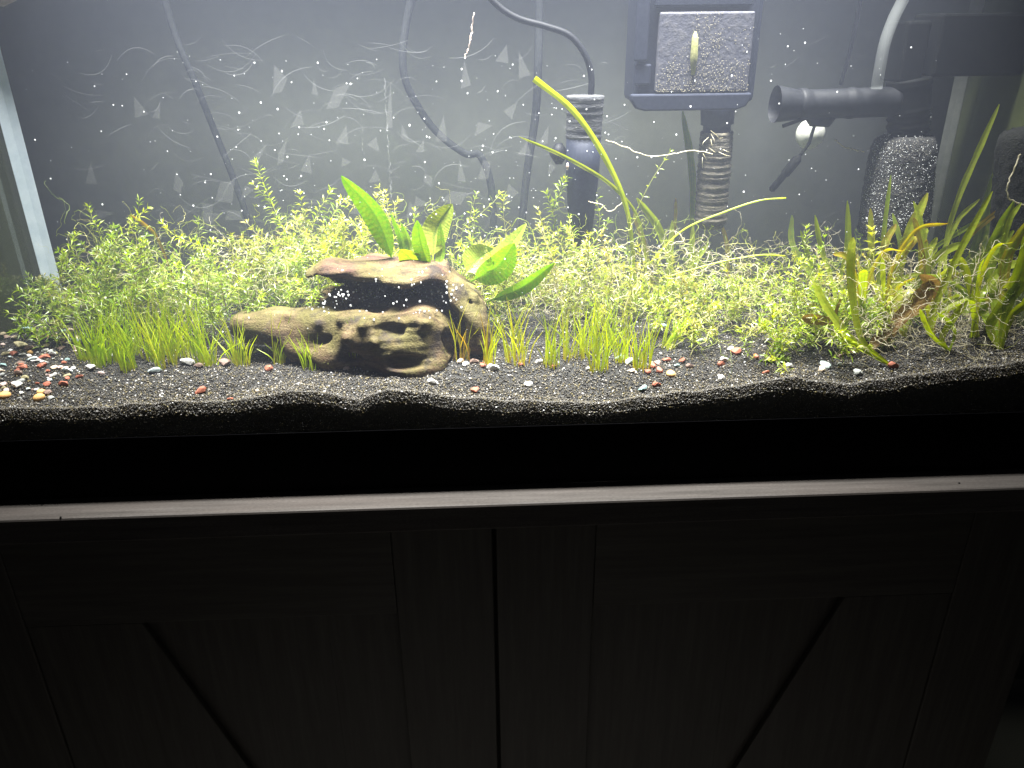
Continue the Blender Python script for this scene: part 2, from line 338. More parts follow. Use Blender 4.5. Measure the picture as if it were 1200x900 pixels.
# ------------------------------------------------------------------ cabinet
CW = 0.6155
cab = thing('cabinet', 'dark grey-brown wooden cabinet with braced doors under the aquarium', 'cabinet', (0, 0.2, -0.80))
top = boxo('top_board', (-CW-0.028, 0.0, -0.031), (CW+0.008, 0.415, 0.0), 'cabinet_top_wood', cab, 0.0025)
boxo('carcass', (-CW-0.022, 0.034, -0.79), (CW+0.003, 0.405, -0.0312), 'cabinet_wood_upright', cab, 0.001)
yF = 0.010                                       # door front plane
gapx = at(580.5, 700, yF)[0]
zt = -0.0345; zb = -0.76
rw = at(578, 640, yF)[0]-at(460, 640, yF)[0]
zrl = at(100, 733, yF)[2]
def door(x0, x1, diag_right):
    d = boxo('door', (x0, yF+0.016, zb), (x1, yF+0.0235, zt), 'cabinet_wood_upright', cab, 0.0006)   # recessed panel behind the frame
    for a, b in ((x0, x0+rw), (x1-rw, x1)):
        boxo('stile', (a, yF, zb), (b, yF+0.0155, zt), 'cabinet_wood_upright', d, 0.0012)
    for a, b in ((zrl, zt-0.0006), (zb+0.0006, zb+0.09)):
        boxo('rail', (x0+rw+0.0004, yF+0.0006, a), (x1-rw-0.0004, yF+0.0155, b), 'cabinet_wood', d, 0.0012)
    # boards of the recessed panel
    n = 5; wI = (x1-x0-2*rw)/n
    for i in range(n):
        boxo('board', (x0+rw+i*wI+0.00008, yF+0.010, zb+0.0905), (x0+rw+(i+1)*wI-0.00008, yF+0.0158, zrl-0.0005), 'cabinet_wood_upright', d, 0)
    # diagonal brace from the outer upper corner towards the middle
    xo = x0+rw+0.0006 if diag_right else x1-rw-0.0006; sg = 1 if diag_right else -1
    t0 = abs(at(165, 730, yF)[0]-at(30, 735, yF)[0]); q0 = at(165, 730, yF); q1 = at(290, 900, yF)
    sl = (q0[2]-q1[2])/(q1[0]-q0[0])
    zt_ = zrl-0.0006; L = (x1-x0-2*rw)-0.0012
    zc = zt_-t0*sl
    end = zt_-(L-t0)*sl
    lowz = max(end, zb+0.092)
    xe = t0+(zt_-lowz)/sl
    pts = [(xo, yF+0.002, zt_), (xo+sg*t0, yF+0.002, zt_), (xo+sg*xe, yF+0.002, lowz), (xo+sg*(xe-t0), yF+0.002, lowz), (xo, yF+0.002, zc)]
    prism('brace', pts, (0, 0.0078, 0), 'cabinet_wood_upright', d, 0.0012)
door(-CW-0.019, gapx-0.002, True)
door(gapx+0.002, CW+0.001, False)

# ------------------------------------------------------------------ aquarium
aq = thing('aquarium', 'long glass aquarium with black base frame standing on the cabinet', 'aquarium', (0, 0.2, 0.0))
fo = 0.008
front = boxo('front_pane', (-XI-fo, GF0, 0.012), (XI+fo, GF1, 0.535), 'clear_glass', aq, 0)
back = boxo('back_pane', (-XI-fo, GB0, 0.012), (XI+fo, GB1, 0.535), 'clear_glass', aq, 0)
boxo('side_pane', (-XI-fo, GF1+0.0005, 0.012), (-XI, GB0-0.0005, 0.535), 'algae_glass', aq, 0)
boxo('side_pane', (XI, GF1+0.0005, 0.012), (XI+fo, GB0-0.0005, 0.535), 'green_algae_glass', aq, 0)
boxo('bottom_pane', (-XI+0.0005, GF1+0.001, 0.012), (XI-0.0005, GB0-0.001, 0.022), 'black_plastic', aq, 0)
for nm, z0, z1 in (('base_frame', 0.0006, FRAME_TOP), ('top_frame', 0.515, 0.548)):
    m = MB(); o = 0.0012
    X = XI+fo
    m.box((-X-o, GF0-o, z0), (X+o, GF0-0.0003, z1)); m.box((-X-o, GB1+0.0003, z0), (X+o, GB1+o, z1))
    m.box((-X-o, GF0-0.0002, z0), (-X-0.0003, GB1+0.0002, z1)); m.box((X+0.0003, GF0-0.0002, z0), (X+o, GB1+0.0002, z1))
    m.build(nm, 'frame_plastic', aq, smooth=False)
# silicone beads in the rear corners
def bead(sx, mat, wd):
    x = sx*(XI-0.0006); y = GB0-0.0006
    prism('silicone_bead', [(x, y, 0.03), (x-sx*wd, y, 0.03), (x-sx*wd*0.45, y-wd*0.35, 0.03), (x, y-wd, 0.03)], (0, 0, 0.47), mat, aq, 0.0015)
bead(-1, 'silicone', 0.016); bead(1, 'silicone_grey', 0.012)

# water: a closed body of slightly cloudy water
m, nt, out = new_mat('cloudy_water')
vs = nt.nodes.new('ShaderNodeVolumePrincipled'); vs.inputs['Color'].default_value = (0.70, 0.775, 1.0, 1)
vs.inputs['Density'].default_value = 0.205; vs.inputs['Anisotropy'].default_value = 0.0
nt.links.new(vs.outputs[0], out.inputs['Volume'])
m = MB(); m.box((-XI+0.0003, GF1+0.0004, 0.0222), (XI-0.0003, GB0-0.0004, ZW)); wo = m.build('water', 'cloudy_water', None, smooth=False); struct(wo)

# ------------------------------------------------------------------ gravel bed
def gravel():
    nx, ny = 300, 80
    xs = np.linspace(-XI+0.0008, XI-0.0008, nx); ys = np.concatenate([np.linspace(GF1+0.0016, GF1+0.0145, 14), np.linspace(GF1+0.017, GB0-0.0008, ny-14)])
    X, Y = np.meshgrid(xs, ys); Z = zsub(X, Y)-0.0008 + 0.0004*rng.standard_normal(X.shape)
    v = np.stack([X, Y, Z], -1).reshape(-1, 3)
    idx = np.arange(nx*ny).reshape(ny, nx)
    f = np.stack([idx[:-1, :-1], idx[:-1, 1:], idx[1:, 1:], idx[1:, :-1]], -1).reshape(-1, 4)
    fv = np.stack([xs, np.full(nx, ys[0]), np.full(nx, 0.0225)], -1)
    o = len(v); fr = np.stack([np.arange(nx-1)+o, np.arange(1, nx)+o, np.arange(1, nx), np.arange(nx-1)], -1)
    me = bpy.data.meshes.new('gravel_bed'); me.from_pydata(np.vstack([v, fv]).tolist(), [], np.vstack([f, fr]).tolist())
    me.materials.append(MATS['gravel_bed'])
    g = struct(link('gravel_bed', me))
    def grains(n, P, size, tint, name):
        oc = np.array([(1,0,0),(-1,0,0),(0,1,0),(0,-1,0),(0,0,1),(0,0,-1)], float)
        fa = np.array([(0,2,4),(2,1,4),(1,3,4),(3,0,4),(2,0,5),(1,2,5),(3,1,5),(0,3,5)])
        V = oc[None]*(0.7+0.6*rng.random((n, 6, 1)))*size[:, None, None]*(0.7+0.6*rng.random((n, 1, 3)))
        q = rng.standard_normal((n, 4)); q /= np.linalg.norm(q, axis=1)[:, None]
        a, b, c, d = q.T
        M = np.stack([1-2*(c*c+d*d), 2*(b*c-a*d), 2*(b*d+a*c), 2*(b*c+a*d), 1-2*(b*b+d*d), 2*(c*d-a*b), 2*(b*d-a*c), 2*(c*d+a*b), 1-2*(b*b+c*c)], -1).reshape(n, 3, 3)
        V = np.einsum('nij,nkj->nki', M, V) + P[:, None]
        F = (fa[None]+6*np.arange(n)[:, None, None]).reshape(-1, 3)
        me = bpy.data.meshes.new(name); me.vertices.add(n*6); me.vertices.foreach_set('co', V.astype(np.float32).ravel())
        me.loops.add(len(F)*3); me.loops.foreach_set('vertex_index', F.astype(np.int32).ravel())
        me.polygons.add(len(F)); me.polygons.foreach_set('loop_start', np.arange(0, len(F)*3, 3, dtype=np.int32)); me.polygons.foreach_set('loop_total', np.full(len(F), 3, dtype=np.int32))
        me.update(calc_edges=True)
        me.attributes.new('tint', 'FLOAT', 'POINT').data.foreach_set('value', np.repeat(tint, 6).astype(np.float32))
        me.materials.append(MATS['gravel_grain']); o = link(name, me, g); o['kind'] = 'stuff'; return o
    n = 105000
    y = GF1+0.0022 + (GB0-GF1-0.005)*rng.random(n)**1.7; x = (rng.random(n)*2-1)*(XI-0.003)
    sz = 0.0005+0.0010*rng.random(n)**2.2
    grains(n, np.stack([x, y, zsub(x, y)-0.0002+0.0006*rng.random(n)], -1), sz, rng.random(n), 'gravel_grains')
    n = 30000
    y = GF1+0.0022+0.0065*rng.random(n); x = (rng.random(n)*2-1)*(XI-0.003)
    tn = rng.random(n)*0.99; tn = tn*0.72; near = y > GF1+0.0045; tn[near] = 0.8*rng.random(near.sum())  # slope grains tinted darker to offset light grazing the crest
    grains(n, np.stack([x, y, zsub(x, y)-0.0002+0.0006*rng.random(n)], -1), 0.0006+0.0007*rng.random(n)**2, tn, 'gravel_grains')
    n = 12000
    x = (rng.random(n)*2-1)*(XI-0.003); zt = zsub(x, np.full(n, GF1+0.002)); z = zt-0.0005-(0.04)*rng.random(n)**1.3
    z = np.maximum(z, 0.026)
    tn = rng.random(n)*0.97
    grains(n, np.stack([x, np.full(n, GF1+0.0019), z], -1), np.minimum(0.0005+0.0007*rng.random(n), 0.00115), tn, 'gravel_grains')
gravel()

# ------------------------------------------------------------------ back pane marks
def pane_marks():
    yb = GB0-0.0016
    def patch(pts):
        P = [at(px, py, yb) for px, py in pts]
        prism('pale_patch', P, (0, 0.0006, 0), 'pale_film', back, 0)  # faint pale polygons just in front of the back pane
    spots = [[(158,138),(157,113),(174,134)],[(178,138),(188,119),(187,139)],[(203,222),(206,200),(215,215),(211,227)],[(238,260),(237,238),(250,240),(248,257)],[(241,270),(240,250),(262,250)],[(263,258),(268,246),(283,248),(281,257)],[(281,236),(287,218),(298,222)],[(293,188),(313,168),(300,196)],[(325,193),(326,178),(336,164),(332,190)],[(320,110),(321,76),(337,92),(330,108)],[(105,260),(113,246),(134,250)],[(100,215),(106,190),(114,216)],[(176,200),(186,189),(180,198)],[(252,235),(258,214),(275,212),(272,238)],[(382,128),(392,104),(412,96),(396,126)],[(452,150),(458,95),(460,150)],[(393,168),(406,146),(408,168)],[(400,196),(401,185),(412,190)],[(470,160),(471,145),(480,165)],[(487,178),(497,163),(497,178)],[(510,165),(520,135),(524,166)],[(536,212),(539,185),(546,213)],[(556,160),(560,143),(577,147)],[(496,212),(498,203),(507,208),(505,219)],[(516,236),(530,224),(548,226),(540,240)],[(560,210),(566,188),(575,190),(572,210)],[(485,242),(487,230),(504,240)],[(606,182),(618,165),(622,182)],[(630,170),(643,147),(642,168)],[(642,206),(644,190),(652,196)],[(608,92),(608,60),(622,88)],[(540,104),(544,70),(552,100)],[(365,110),(368,92),(373,112)],[(432,214),(440,198),(446,212)],[(410,250),(420,236),(428,252)],[(590,240),(596,215),(608,226)],[(580,72),(594,52),(596,74)],[(430,170),(441,160),(445,178)],[(590,130),(606,120),(600,140)],[(660,150),(674,138),(672,154)],[(476,256),(480,236),(492,250)],[(352,200),(362,182),(366,204)],[(1130,195),(1160,168),(1172,188),(1150,200)],[(340,150),(352,128),(356,146)]]
    for s in spots: patch(s)
    m = MB()
    for i in range(235):
        px = random.uniform(60, 760) if i < 205 else random.uniform(800, 1180); py = random.uniform(45, 285)
        if random.random() < 0.5 and i < 205: px = random.gauss(400, 150)
        L = random.uniform(10, 60); a = random.choice((-1, 1))*random.uniform(0.05, 0.75); bend = random.uniform(-0.28, 0.28)*L
        if i >= 205: L *= 0.6; a = -random.uniform(0.4, 1.0)
        c, s = math.cos(a), math.sin(a)
        pts = []
        for k in range(7):
            u = k/6-0.5; o = bend*(1-4*u*u)
            x, y = px+L*u*c-o*s, py+L*u*s+o*c
            if 2 < x < 1195: pts.append(at(x, y, yb-0.0006))
        if len(pts) > 3:
            r = random.choice((0.00012, 0.00016, 0.0002, 0.0003)); k = len(pts)
            m.tube(pts, [r*(0.35+0.65*math.sin(math.pi*(j+0.4)/k)) for j in range(k)], 4)
    o = m.build('scratch_lines', 'scratch', back); o['kind'] = 'stuff'
    for px, p0, p1 in ((451, 92, 235), (421, 90, 225)):            # two beaded drip trails on the pane
        m = MB(); py = p0
        while py < p1:
            q = at(px+(py-p0)*0.055+random.uniform(-1, 1), py, yb-0.0012); s = random.uniform(0.0004, 0.0012)*(0.6 if px < 440 else 1)
            l = s*random.uniform(1, 3)
            m.tube([q+np.array([0, 0, -l]), q+np.array([random.uniform(-.0006,.0006), -0.0002, 0]), q+np.array([0, 0, l])], [0.0001, s, 0.0001], 6)
            py += random.uniform(1.5, 5) if px > 440 else random.uniform(3, 8)
        o = m.build('drip_trail', 'scratch', back)
pane_marks()

# ------------------------------------------------------------------ cables behind the tank and in it
def cable(pts, y, r, label, name='cable', mat='cable_sheath', n=40, cat='cable', group=None):
    P = [at(p[0], p[1], p[2] if len(p) > 2 else y) for p in pts]
    m = MB(); m.tube(smooth_path(P, n), r, 8)
    return tag(m.build(name, mat), label, cat, group)
cable([(185,-30),(205,40),(228,95),(250,150),(272,205),(288,250),(304,310),(318,380)], 0.44, 0.0046, 'dark cable slanting down behind the back glass by the left corner', mat='grey_sheath')
cable([(488,-30),(474,40),(473,85),(487,120),(512,155),(545,180),(562,182),(575,215),(578,270),(576,340)], 0.44, 0.0052, 'thick dark cable looping down behind the back glass above the driftwood', mat='grey_sheath')
cable([(632,-30),(631,60),(628,130),(618,200),(612,260),(612,320)], 0.44, 0.0055, 'dark cable hanging straight behind the back glass beside the heater', mat='grey_sheath')
cable([(1012,-25),(1005,20),(996,60),(985,100)], 0.386, 0.0026, 'thin dark cable hanging behind the glass beside the clear air tube')

# ------------------------------------------------------------------ heater
def heater():
    y = 0.272
    t = thing('heater', 'dark tube heater with cloth-wrapped top and cord above the thicket', 'heater', at(683, 300, y))
    a = at(686, 112, y); b = at(684, 158, y); c = at(680, 285, y); sc = at(701, 200, y)[0]-at(681, 200, y)[0]
    m = MB(); m.tube([b, b+(c-b)*0.3, b+(c-b)*0.7, c, c+np.array([0, 0, -0.004])], [sc*1.0, sc*0.98, sc*0.8, sc*0.62, sc*0.3], 20); m.build('tube', 'navy_plastic', t)
    m = MB(); P = []; Rr = []
    for i in range(22):
        u = i/21; P.append(a+(b-a)*(u*1.1)); Rr.append(sc*(1.06-0.05*u+0.022*math.sin(i*1.7)+0.018*math.sin(i*4.1)))
    P.insert(0, a+np.array([0, 0, 0.001])); Rr.insert(0, sc*0.5)
    m.tube(P, Rr, 20); m.build('wrap', 'wrap_cloth', t)
    cp = smooth_path([at(692,116,y), at(693,90,y), at(686,65,y), at(668,42,y), at(640,31,y), at(608,22,y), at(585,8,y), at(568,-12,y), at(560,-40,y)], 40)
    m = MB(); m.tube(cp, 0.0036, 8); m.build('cord', 'cable_sheath', t)
    m = MB(); q = at(665, 199, y-0.02); m.tube([q, q+np.array([0, 0, 0.004]), q+np.array([0, 0, 0.008])], [0.0006, 0.0019, 0.0006], 8); m.build('indicator', 'pebble_pink', t)
    q = at(655, 180, y+0.01); m = MB(); m.tube([q+np.array([0,0,-0.012]), q, q+np.array([0,0,0.012])], [0.004, 0.012, 0.004], 14); m.build('suction_cup', 'cable_sheath', t)
heater()

# ------------------------------------------------------------------ hang-on filter with intake
def filter_box():
    y0, y1 = 0.262, 0.345
    t = thing('internal_filter', 'dark blue internal filter box with sediment-dusted front and ribbed intake', 'filter', at(815, 268, 0.31))
    def rect(px0, py0, px1, py1, ya, yb, name, mat, b=0.002, par=t):
        A = at(px0, py1, ya); B = at(px1, py0, ya)
        return boxo(name, (A[0], ya, A[2]), (B[0], yb, B[2]), mat, par, b)
    body = rect(742, -25, 900, 122, y0+0.014, y1, 'body', 'navy_plastic', 0.006)
    pan = rect(768, 13, 886, 108, y0+0.004, y0+0.0135, 'front_panel', 'dusty_panel', 0.002)
    rect(743, -20, 764, 72, y0+0.006, y0+0.0135, 'side_cover', 'navy_plastic', 0.002)
    rect(743, 75, 764, 100, y0+0.008, y0+0.0135, 'side_cover', 'navy_plastic', 0.002)
    rect(768, -25, 886, 8, y0+0.005, y0+0.0135, 'top_cover', 'navy_plastic', 0.002)
    # rounded lower lip
    A = at(740, 111, y0); B = at(882, 111, y0); C = at(800, 130, y0); rr = (A[2]-C[2])
    prof = [(A[0], A[2]), (A[0], A[2]-rr*0.35), (A[0]+rr*0.35, A[2]-rr*0.85), (A[0]+rr*0.9, A[2]-rr), (B[0]-rr*0.9, A[2]-rr), (B[0]-rr*0.3, A[2]-rr*0.8), (B[0], A[2]-rr*0.3), (B[0], A[2])]
    prism('lower_lip', [(x, y0+0.002, z) for x, z in prof], (0, 0.0115, 0), 'navy_plastic', t, 0.002)
    # sediment specks on the panel
    m = MB()
    A = at(768, 108, y0+0.0035); B = at(886, 13, y0+0.0035)
    for i in range(1500):
        u, v = random.random(), random.random()**1.5
        if u < 0.35 and v > 0.25+u*1.2: continue
        if u > 0.72 and 0.4 < v < 0.85 and random.random() < 0.8: continue
        if v > 0.8 and not 0.35 < u < 0.65: continue
        p = np.array([A[0]+(B[0]-A[0])*u, y0+0.0036, A[2]+(B[2]-A[2])*v]); s = random.uniform(0.0002, 0.0007)
        m.add([p+np.array(q)*s for q in ((1,0,0),(-1,0,0.2),(0,-0.8,0),(0.1,0,1),(0,0,-1))], [(0,2,3),(2,1,3),(2,0,4),(1,2,4)])
    o = m.build('sediment', 'sediment', pan, smooth=False); o['kind'] = 'stuff'
    q0, q1 = at(815, 37, y0+0.0034), at(812, 88, y0+0.0034); m = MB(); m.tube([q0, q0+(q1-q0)*0.15, q0+(q1-q0)*0.6, q1], [0.001, 0.0036, 0.0042, 0.002], 10); m.build('algae_streak', 'olive_algae', pan)
    # neck and ribbed intake
    yc = 0.285
    c0 = at(842, 110, yc); c1 = at(840, 154, yc); r0 = (at(862, 130, yc)-at(822, 130, yc))[0]/2
    m = MB(); m.tube([c0, c0+(c1-c0)*0.8, c0+(c1-c0)*0.82, c1], [r0, r0*0.95, r0*0.8, r0*0.8], 22); m.build('neck', 'navy_plastic', t)
    c2 = at(832, 266, yc); rI = (at(856, 200, yc)-at(816, 200, yc))[0]/2; P = []; Q = []
    for i in range(60):
        u = i/59; P.append(c1+(c2-c1)*u); Q.append(rI*(0.94+0.025*math.sin(i*1.9)+0.045*random.uniform(-1, 1))*(1 if u < 0.95 else 0.85))
    m = MB(); m.tube(P, Q, 22); m.build('ribbed_intake', 'ribbed_mesh', t)
    m = MB()                                                        # scraps of plant caught on the intake
    for i in range(10):
        u = random.random()**1.5*0.4; c = c1+(c2-c1)*u+np.array([random.uniform(-1, 1)*rI, -rI*0.95, 0]); d = norm(rng.standard_normal(3)*np.array([1, 0.25, 0.7]))*random.uniform(0.003, 0.009)
        m.tube([c-d, c+rng.standard_normal(3)*0.0012, c+d], [0.0002, 0.0004, 0.0002], 4, random.random())
    m.build('caught_debris', 'root_thread', t)
filter_box()

# ------------------------------------------------------------------ black pump with sponge, right
def pump():
    y = 0.265
    t = thing('black_pump', 'bulky black filter pump with side nozzle in the right corner', 'pump', at(1064, 165, y))
    def rect(px0, py0, px1, py1, ya, yb, name, mat='black_plastic', b=0.003):
        A = at(px0, py1, ya); B = at(px1, py0, ya)
        return boxo(name, (A[0], ya, A[2]), (min(B[0], XI-0.002), yb, B[2]), mat, t, b)
    rect(1092, 14, 1260, 90, y-0.02, y+0.045, 'housing')
    rect(1052, 24, 1094, 97, y-0.012, y+0.035, 'side_housing')
    A = at(1066, 92, y); B = at(1064, 168, y); r = (at(1088, 130, y)-at(1042, 130, y))[0]/2
    P = []; Q = []
    for i in range(40):
        u = i/39; P.append(A+(B-A)*u); Q.append(r*(1.05 if u < 0.12 else 1.0 if u < 0.45 else 0.98+(0.06 if int(u*26) % 3 == 0 else -0.02)))
    m = MB(); m.tube(P, Q, 24); m.build('down_pipe', 'black_plastic', t)
    A = at(1050, 119, y-0.004); B = at(935, 123, y-0.004); r = (at(990, 103, y)-at(990, 138, y))[2]/2
    P = []; Q = []
    for i in range(30):
        u = i/29; P.append(A+(B-A)*u); Q.append(r*(1.0+(0.1 if u > 0.9 else 0)+(0.06 if 0.44 < u < 0.5 else 0)))
    m = MB(); m.tube(P, Q, 24); m.build('side_tube', 'cable_sheath', t)
    C = at(908, 122, y-0.004); m = MB(); m.tube([B+(C-B)*-0.15, B, C], [r*0.9, r*1.0, r*1.25], 24, caps=False); m.build('nozzle', 'cable_sheath', t)
    A = at(960, 140, y-0.004); m = MB(); m.tube([A+np.array([-0.016, 0, 0.006]), A+np.array([-0.008, 0, 0.0]), A+np.array([0.010, 0, 0.0]), A+np.array([0.018, 0, 0.006])], [0.004, 0.008, 0.009, 0.004], 14); m.build('under_clip', 'cable_sheath', t)
    A = at(917, 148, y-0.015); B2 = at(945, 138, y-0.012); m = MB(); m.tube([A, B2], 0.0022, 8); m.build('rod', 'cable_sheath', t)
    cp = smooth_path([at(1027,104,y-0.024), at(1031,80,y-0.024), at(1037,50,y-0.02), at(1047,22,y-0.01), at(1058,0,y), at(1070,-25,y)], 24)
    m = MB(); m.tube(cp, [0.0062]*24, 14); tag(m.build('air_tube', 'clear_tube'), 'clear plastic air tube rising from the black pump nozzle', 'tube')
    # sponge under the pipe
    def sponge(A, B, ra, mat, label):
        m = MB(); P = []; Q = []
        for i in range(34):
            u = i/33; e = min(1, math.sqrt(max(0, 1-((u-0.5)*2)**8)))
            P.append(A+(B-A)*u); Q.append(ra*(0.82+0.18*u**0.5)*(0.72+0.28*e))
        m.tube(P, Q, 40)
        v = np.array(m.v); v += rng.standard_normal(v.shape)*0.0006; m.v = [tuple(q) for q in v]
        o = tag(m.build('sponge', mat), label, 'sponge')
        if mat == 'sponge_dusty':
            b = MB()
            for i in range(1500):
                u = random.random(); th = random.uniform(math.pi, 2*math.pi); k = int(u*33); q = P[k]+np.array([0, 0, random.uniform(-0.002, 0.002)])+Q[k]*np.array([math.cos(th), math.sin(th), 0])*1.01; e = random.uniform(0.0002, 0.0006)
                if random.random() < 0.5*(1-abs(math.cos(th-0.5))): continue
                b.add([q+np.array(a)*e for a in ((1,0,0),(-1,0,0),(0,-1,0),(0,0,1),(0,0,-1))], [(0,2,3),(2,1,3),(2,0,4),(1,2,4)])
            f = b.build('clinging_specks', 'pearl_residue', o, smooth=False); f['kind'] = 'stuff'
        return o
    sponge(at(1060, 158, y), at(1045, 278, y), (at(1084, 220, y)-at(1006, 220, y))[0]/2, 'sponge_dusty', 'dark sponge block freckled with pale specks below the black pump')
    sponge(at(1199, 152, 0.20), at(1192, 315, 0.20), 0.030, 'sponge_black', 'second plain black sponge block against the right glass')
pump()
m = MB(); c = at(950, 157, GB0-0.004); r = (at(967, 157, GB0)-at(933, 157, GB0))[0]/2
m.tube([c+np.array([0, 0.0025, 0]), c, c+np.array([0, -0.003, 0]), c+np.array([0, -0.006, 0]), c+np.array([0, -0.008, 0])], [r*1.0, r, r*0.85, r*0.45, r*0.3], 28)
tag(m.build('suction_cup', 'suction_rubber'), 'round whitish suction cup stuck on the back glass under the nozzle', 'suction cup')
m = MB(); c = at(1163, 166, 0.34); m.tube([c+np.array([0, 0.003, 0]), c, c+np.array([0, -0.004, 0])], [0.015, 0.015, 0.005], 24)
tag(m.build('suction_cup', 'clear_tube'), 'clear suction cup on the back glass right of the sponge', 'suction cup')
t = thing('thermometer_probe', 'small black probe on a thin lead hanging in front of the suction cup', 'probe', at(903, 222, 0.32))
m = MB(); A, B = at(903, 224, 0.32), at(938, 182, 0.32); m.tube([A, A+(B-A)*0.04, A+(B-A)*0.45, A+(B-A)*0.5, A+(B-A)*0.9, B], [0.002, 0.0042, 0.0045, 0.006, 0.0058, 0.002], 12); m.build('probe_tip', 'black_plastic', t)
m = MB(); m.tube(smooth_path([at(937,183,0.32), at(948,168,0.32), at(952,155,0.318), at(958,138,0.315), at(965,120,0.32)], 16), 0.0021, 8); m.build('lead', 'black_plastic', t)
# tan object poking into the water at the upper left
m = MB(); q = at(2, 2, 0.335); P = [q+np.array([-0.10, 0.004, 0.034]), q+np.array([-0.05, 0, 0.02]), q+np.array([0, 0, 0.010]), q+np.array([0.022, 0, 0.016]), q+np.array([0.03, 0, 0.022])]
m.tube(P, [0.008, 0.017, 0.016, 0.011, 0.004], 12)
v = np.array(m.v); v[:, 0] = np.maximum(v[:, 0], -XI+0.002); v += rng.standard_normal(v.shape)*0.0005; m.v = [tuple(q) for q in v]
tag(m.build('tan_object', 'tan_rough'), 'tan rounded object at the waterline in the upper left corner', 'float')

# ------------------------------------------------------------------ driftwood (distance field, polygonised)
def driftwood():
    lo = np.array(at(262, 452, 0.15)) ; lo = np.array([-0.345, 0.075, 0.070]); hi = np.array([0.015, 0.275, 0.262]); h = 0.0021
    N = np.ceil((hi-lo)/h).astype(int)+1
    g = [lo[i]+h*np.arange(N[i]) for i in range(3)]
    X, Y, Z = np.meshgrid(*g, indexing='ij')
    # warp for an organic surface
    wx = 0.003*np.sin(X*50+Z*45)+0.0012*np.sin(Y*120+Z*90+1); wz = 0.002*np.sin(X*62+Y*50+2)+0.0008*np.sin(X*150-Y*110); wy = 0.003*np.sin(Z*80+X*50+4)
    Xw, Yw, Zw = X+wx, Y+wy, Z+wz
    def seg(a, b, ra, rb, sy=1.0, sz=1.0):
        a, b = np.asarray(a), np.asarray(b)
        d = b-a; t = np.clip(((Xw-a[0])*d[0]+(Yw-a[1])*d[1]+(Zw-a[2])*d[2])/np.dot(d, d), 0, 1)
        return np.sqrt((Xw-a[0]-t*d[0])**2+((Yw-a[1]-t*d[1])/sy)**2+((Zw-a[2]-t*d[2])/sz)**2)-(ra+(rb-ra)*t)
    def chain(L, **k):
        D = None
        for (a, ra), (b, rb) in zip(L[:-1], L[1:]):
            e = seg(a, b, ra, rb, **k); D = e if D is None else smin(D, e, 0.012)
        return D
    def smin(a, b, k): hh = np.clip(0.5+0.5*(b-a)/k, 0, 1); return b+(a-b)*hh-k*hh*(1-hh)
    def smax(a, b, k): return -smin(-a, -b, k)
    P = at
    # upper slab with a lip on its front edge
    cap = chain([(P(366,322,.160), .010), (P(388,316,.166), .016), (P(425,317,.170), .019), (P(470,321,.172), .020), (P(505,322,.172), .020)], sy=1.5, sz=0.55)
    capr = chain([(P(505,322,.172), .013), (P(532,343,.166), .016), (P(550,368,.160), .018), (P(556,398,.152), .017)], sy=1.3)
    cap = smin(cap, capr, 0.010)
    cap2 = chain([(P(395,318,.200), .014), (P(440,314,.212), .016), (P(505,322,.212), .020), (P(545,352,.20), .022)], sy=1.3, sz=0.8)
    rear = chain([(P(392,352,.205), .018), (P(440,352,.222), .026), (P(520,358,.215), .030), (P(545,395,.20), .024)])
    lobe = chain([(P(290,384,.175), .020), (P(330,384,.166), .022), (P(375,387,.154), .026), (P(430,394,.142), .031), (P(480,396,.138), .031), (P(512,404,.140), .025)])
    root = chain([(P(432,427,.124), .012), (P(470,424,.114), .017), (P(512,427,.120), .013)])
    root2 = chain([(P(345,406,.15), .014), (P(395,415,.126), .015), (P(425,422,.135), .012)])
    D = smin(cap, cap2, 0.014); D = smin(D, rear, 0.012); D = smin(D, lobe, 0.010); D = smin(D, root, 0.010); D = smin(D, root2, 0.008)
    # hollow under the lip
    rec = chain([(P(345,345,.140), .013), (P(372,343,.150), .015), (P(405,343,.156), .015), (P(450,344,.158), .017), (P(505,350,.154), .015), (P(528,378,.142), .010), (P(534,410,.130), .009)], sy=1.6)
    D = smax(D, -rec, 0.005)
    mound = chain([(P(440,392,.146), .026), (P(485,382,.152), .028), (P(512,388,.158), .024)], sy=1.2)
    D = smin(D, mound, 0.008)
    post = chain([(P(390,352,.168), .010), (P(410,345,.178), .009), (P(425,325,.185), .010)])
    D = smin(D, post, 0.010)
    def surf(px, py):
        for y in np.arange(0.078, 0.27, 0.001):
            q = (P(px, py, y)-lo)/h; i = np.round(q).astype(int)
            if (i >= 0).all() and (i < N).all() and D[tuple(i)] < 0: return P(px, py, y)
        return None
    holes = []
    for px, py, wx_, wz_, dp in ((459,387,19,9,.012),(380,397,11,5,.006),(312,404,14,7,.010),(292,399,8,6,.008),(468,427,40,11,.022),(410,420,13,7,.008),(430,378,6,5,.004),(515,372,7,5,.004),(552,352,7,4,.004),(524,398,9,12,.008)):
        c = surf(px, py)
        if c is None: continue
        k = scl(c); holes.append(np.sqrt(((Xw-c[0])/(wx_*k))**2+((Yw-c[1])/dp)**2+((Zw-c[2])/(wz_*k))**2))
    kn = []
    for px, py, r in ((425,384,.006),(436,378,.004),(452,374,.0045),(483,376,.004),(497,381,.0055),(395,377,.005),(372,378,.004),(344,372,.004),(520,310,.006),(556,350,.006),(440,402,.005),(500,402,.006),(405,395,.005)):
        c = surf(px, py)
        if c is not None: kn.append((c, r))
    for e in holes: D = smax(D, -(e-1)*0.008, 0.004)
    for c, r in kn: D = smin(D, np.sqrt((Xw-c[0])**2+(Yw-c[1])**2+(Zw-c[2])**2)-r, 0.005)
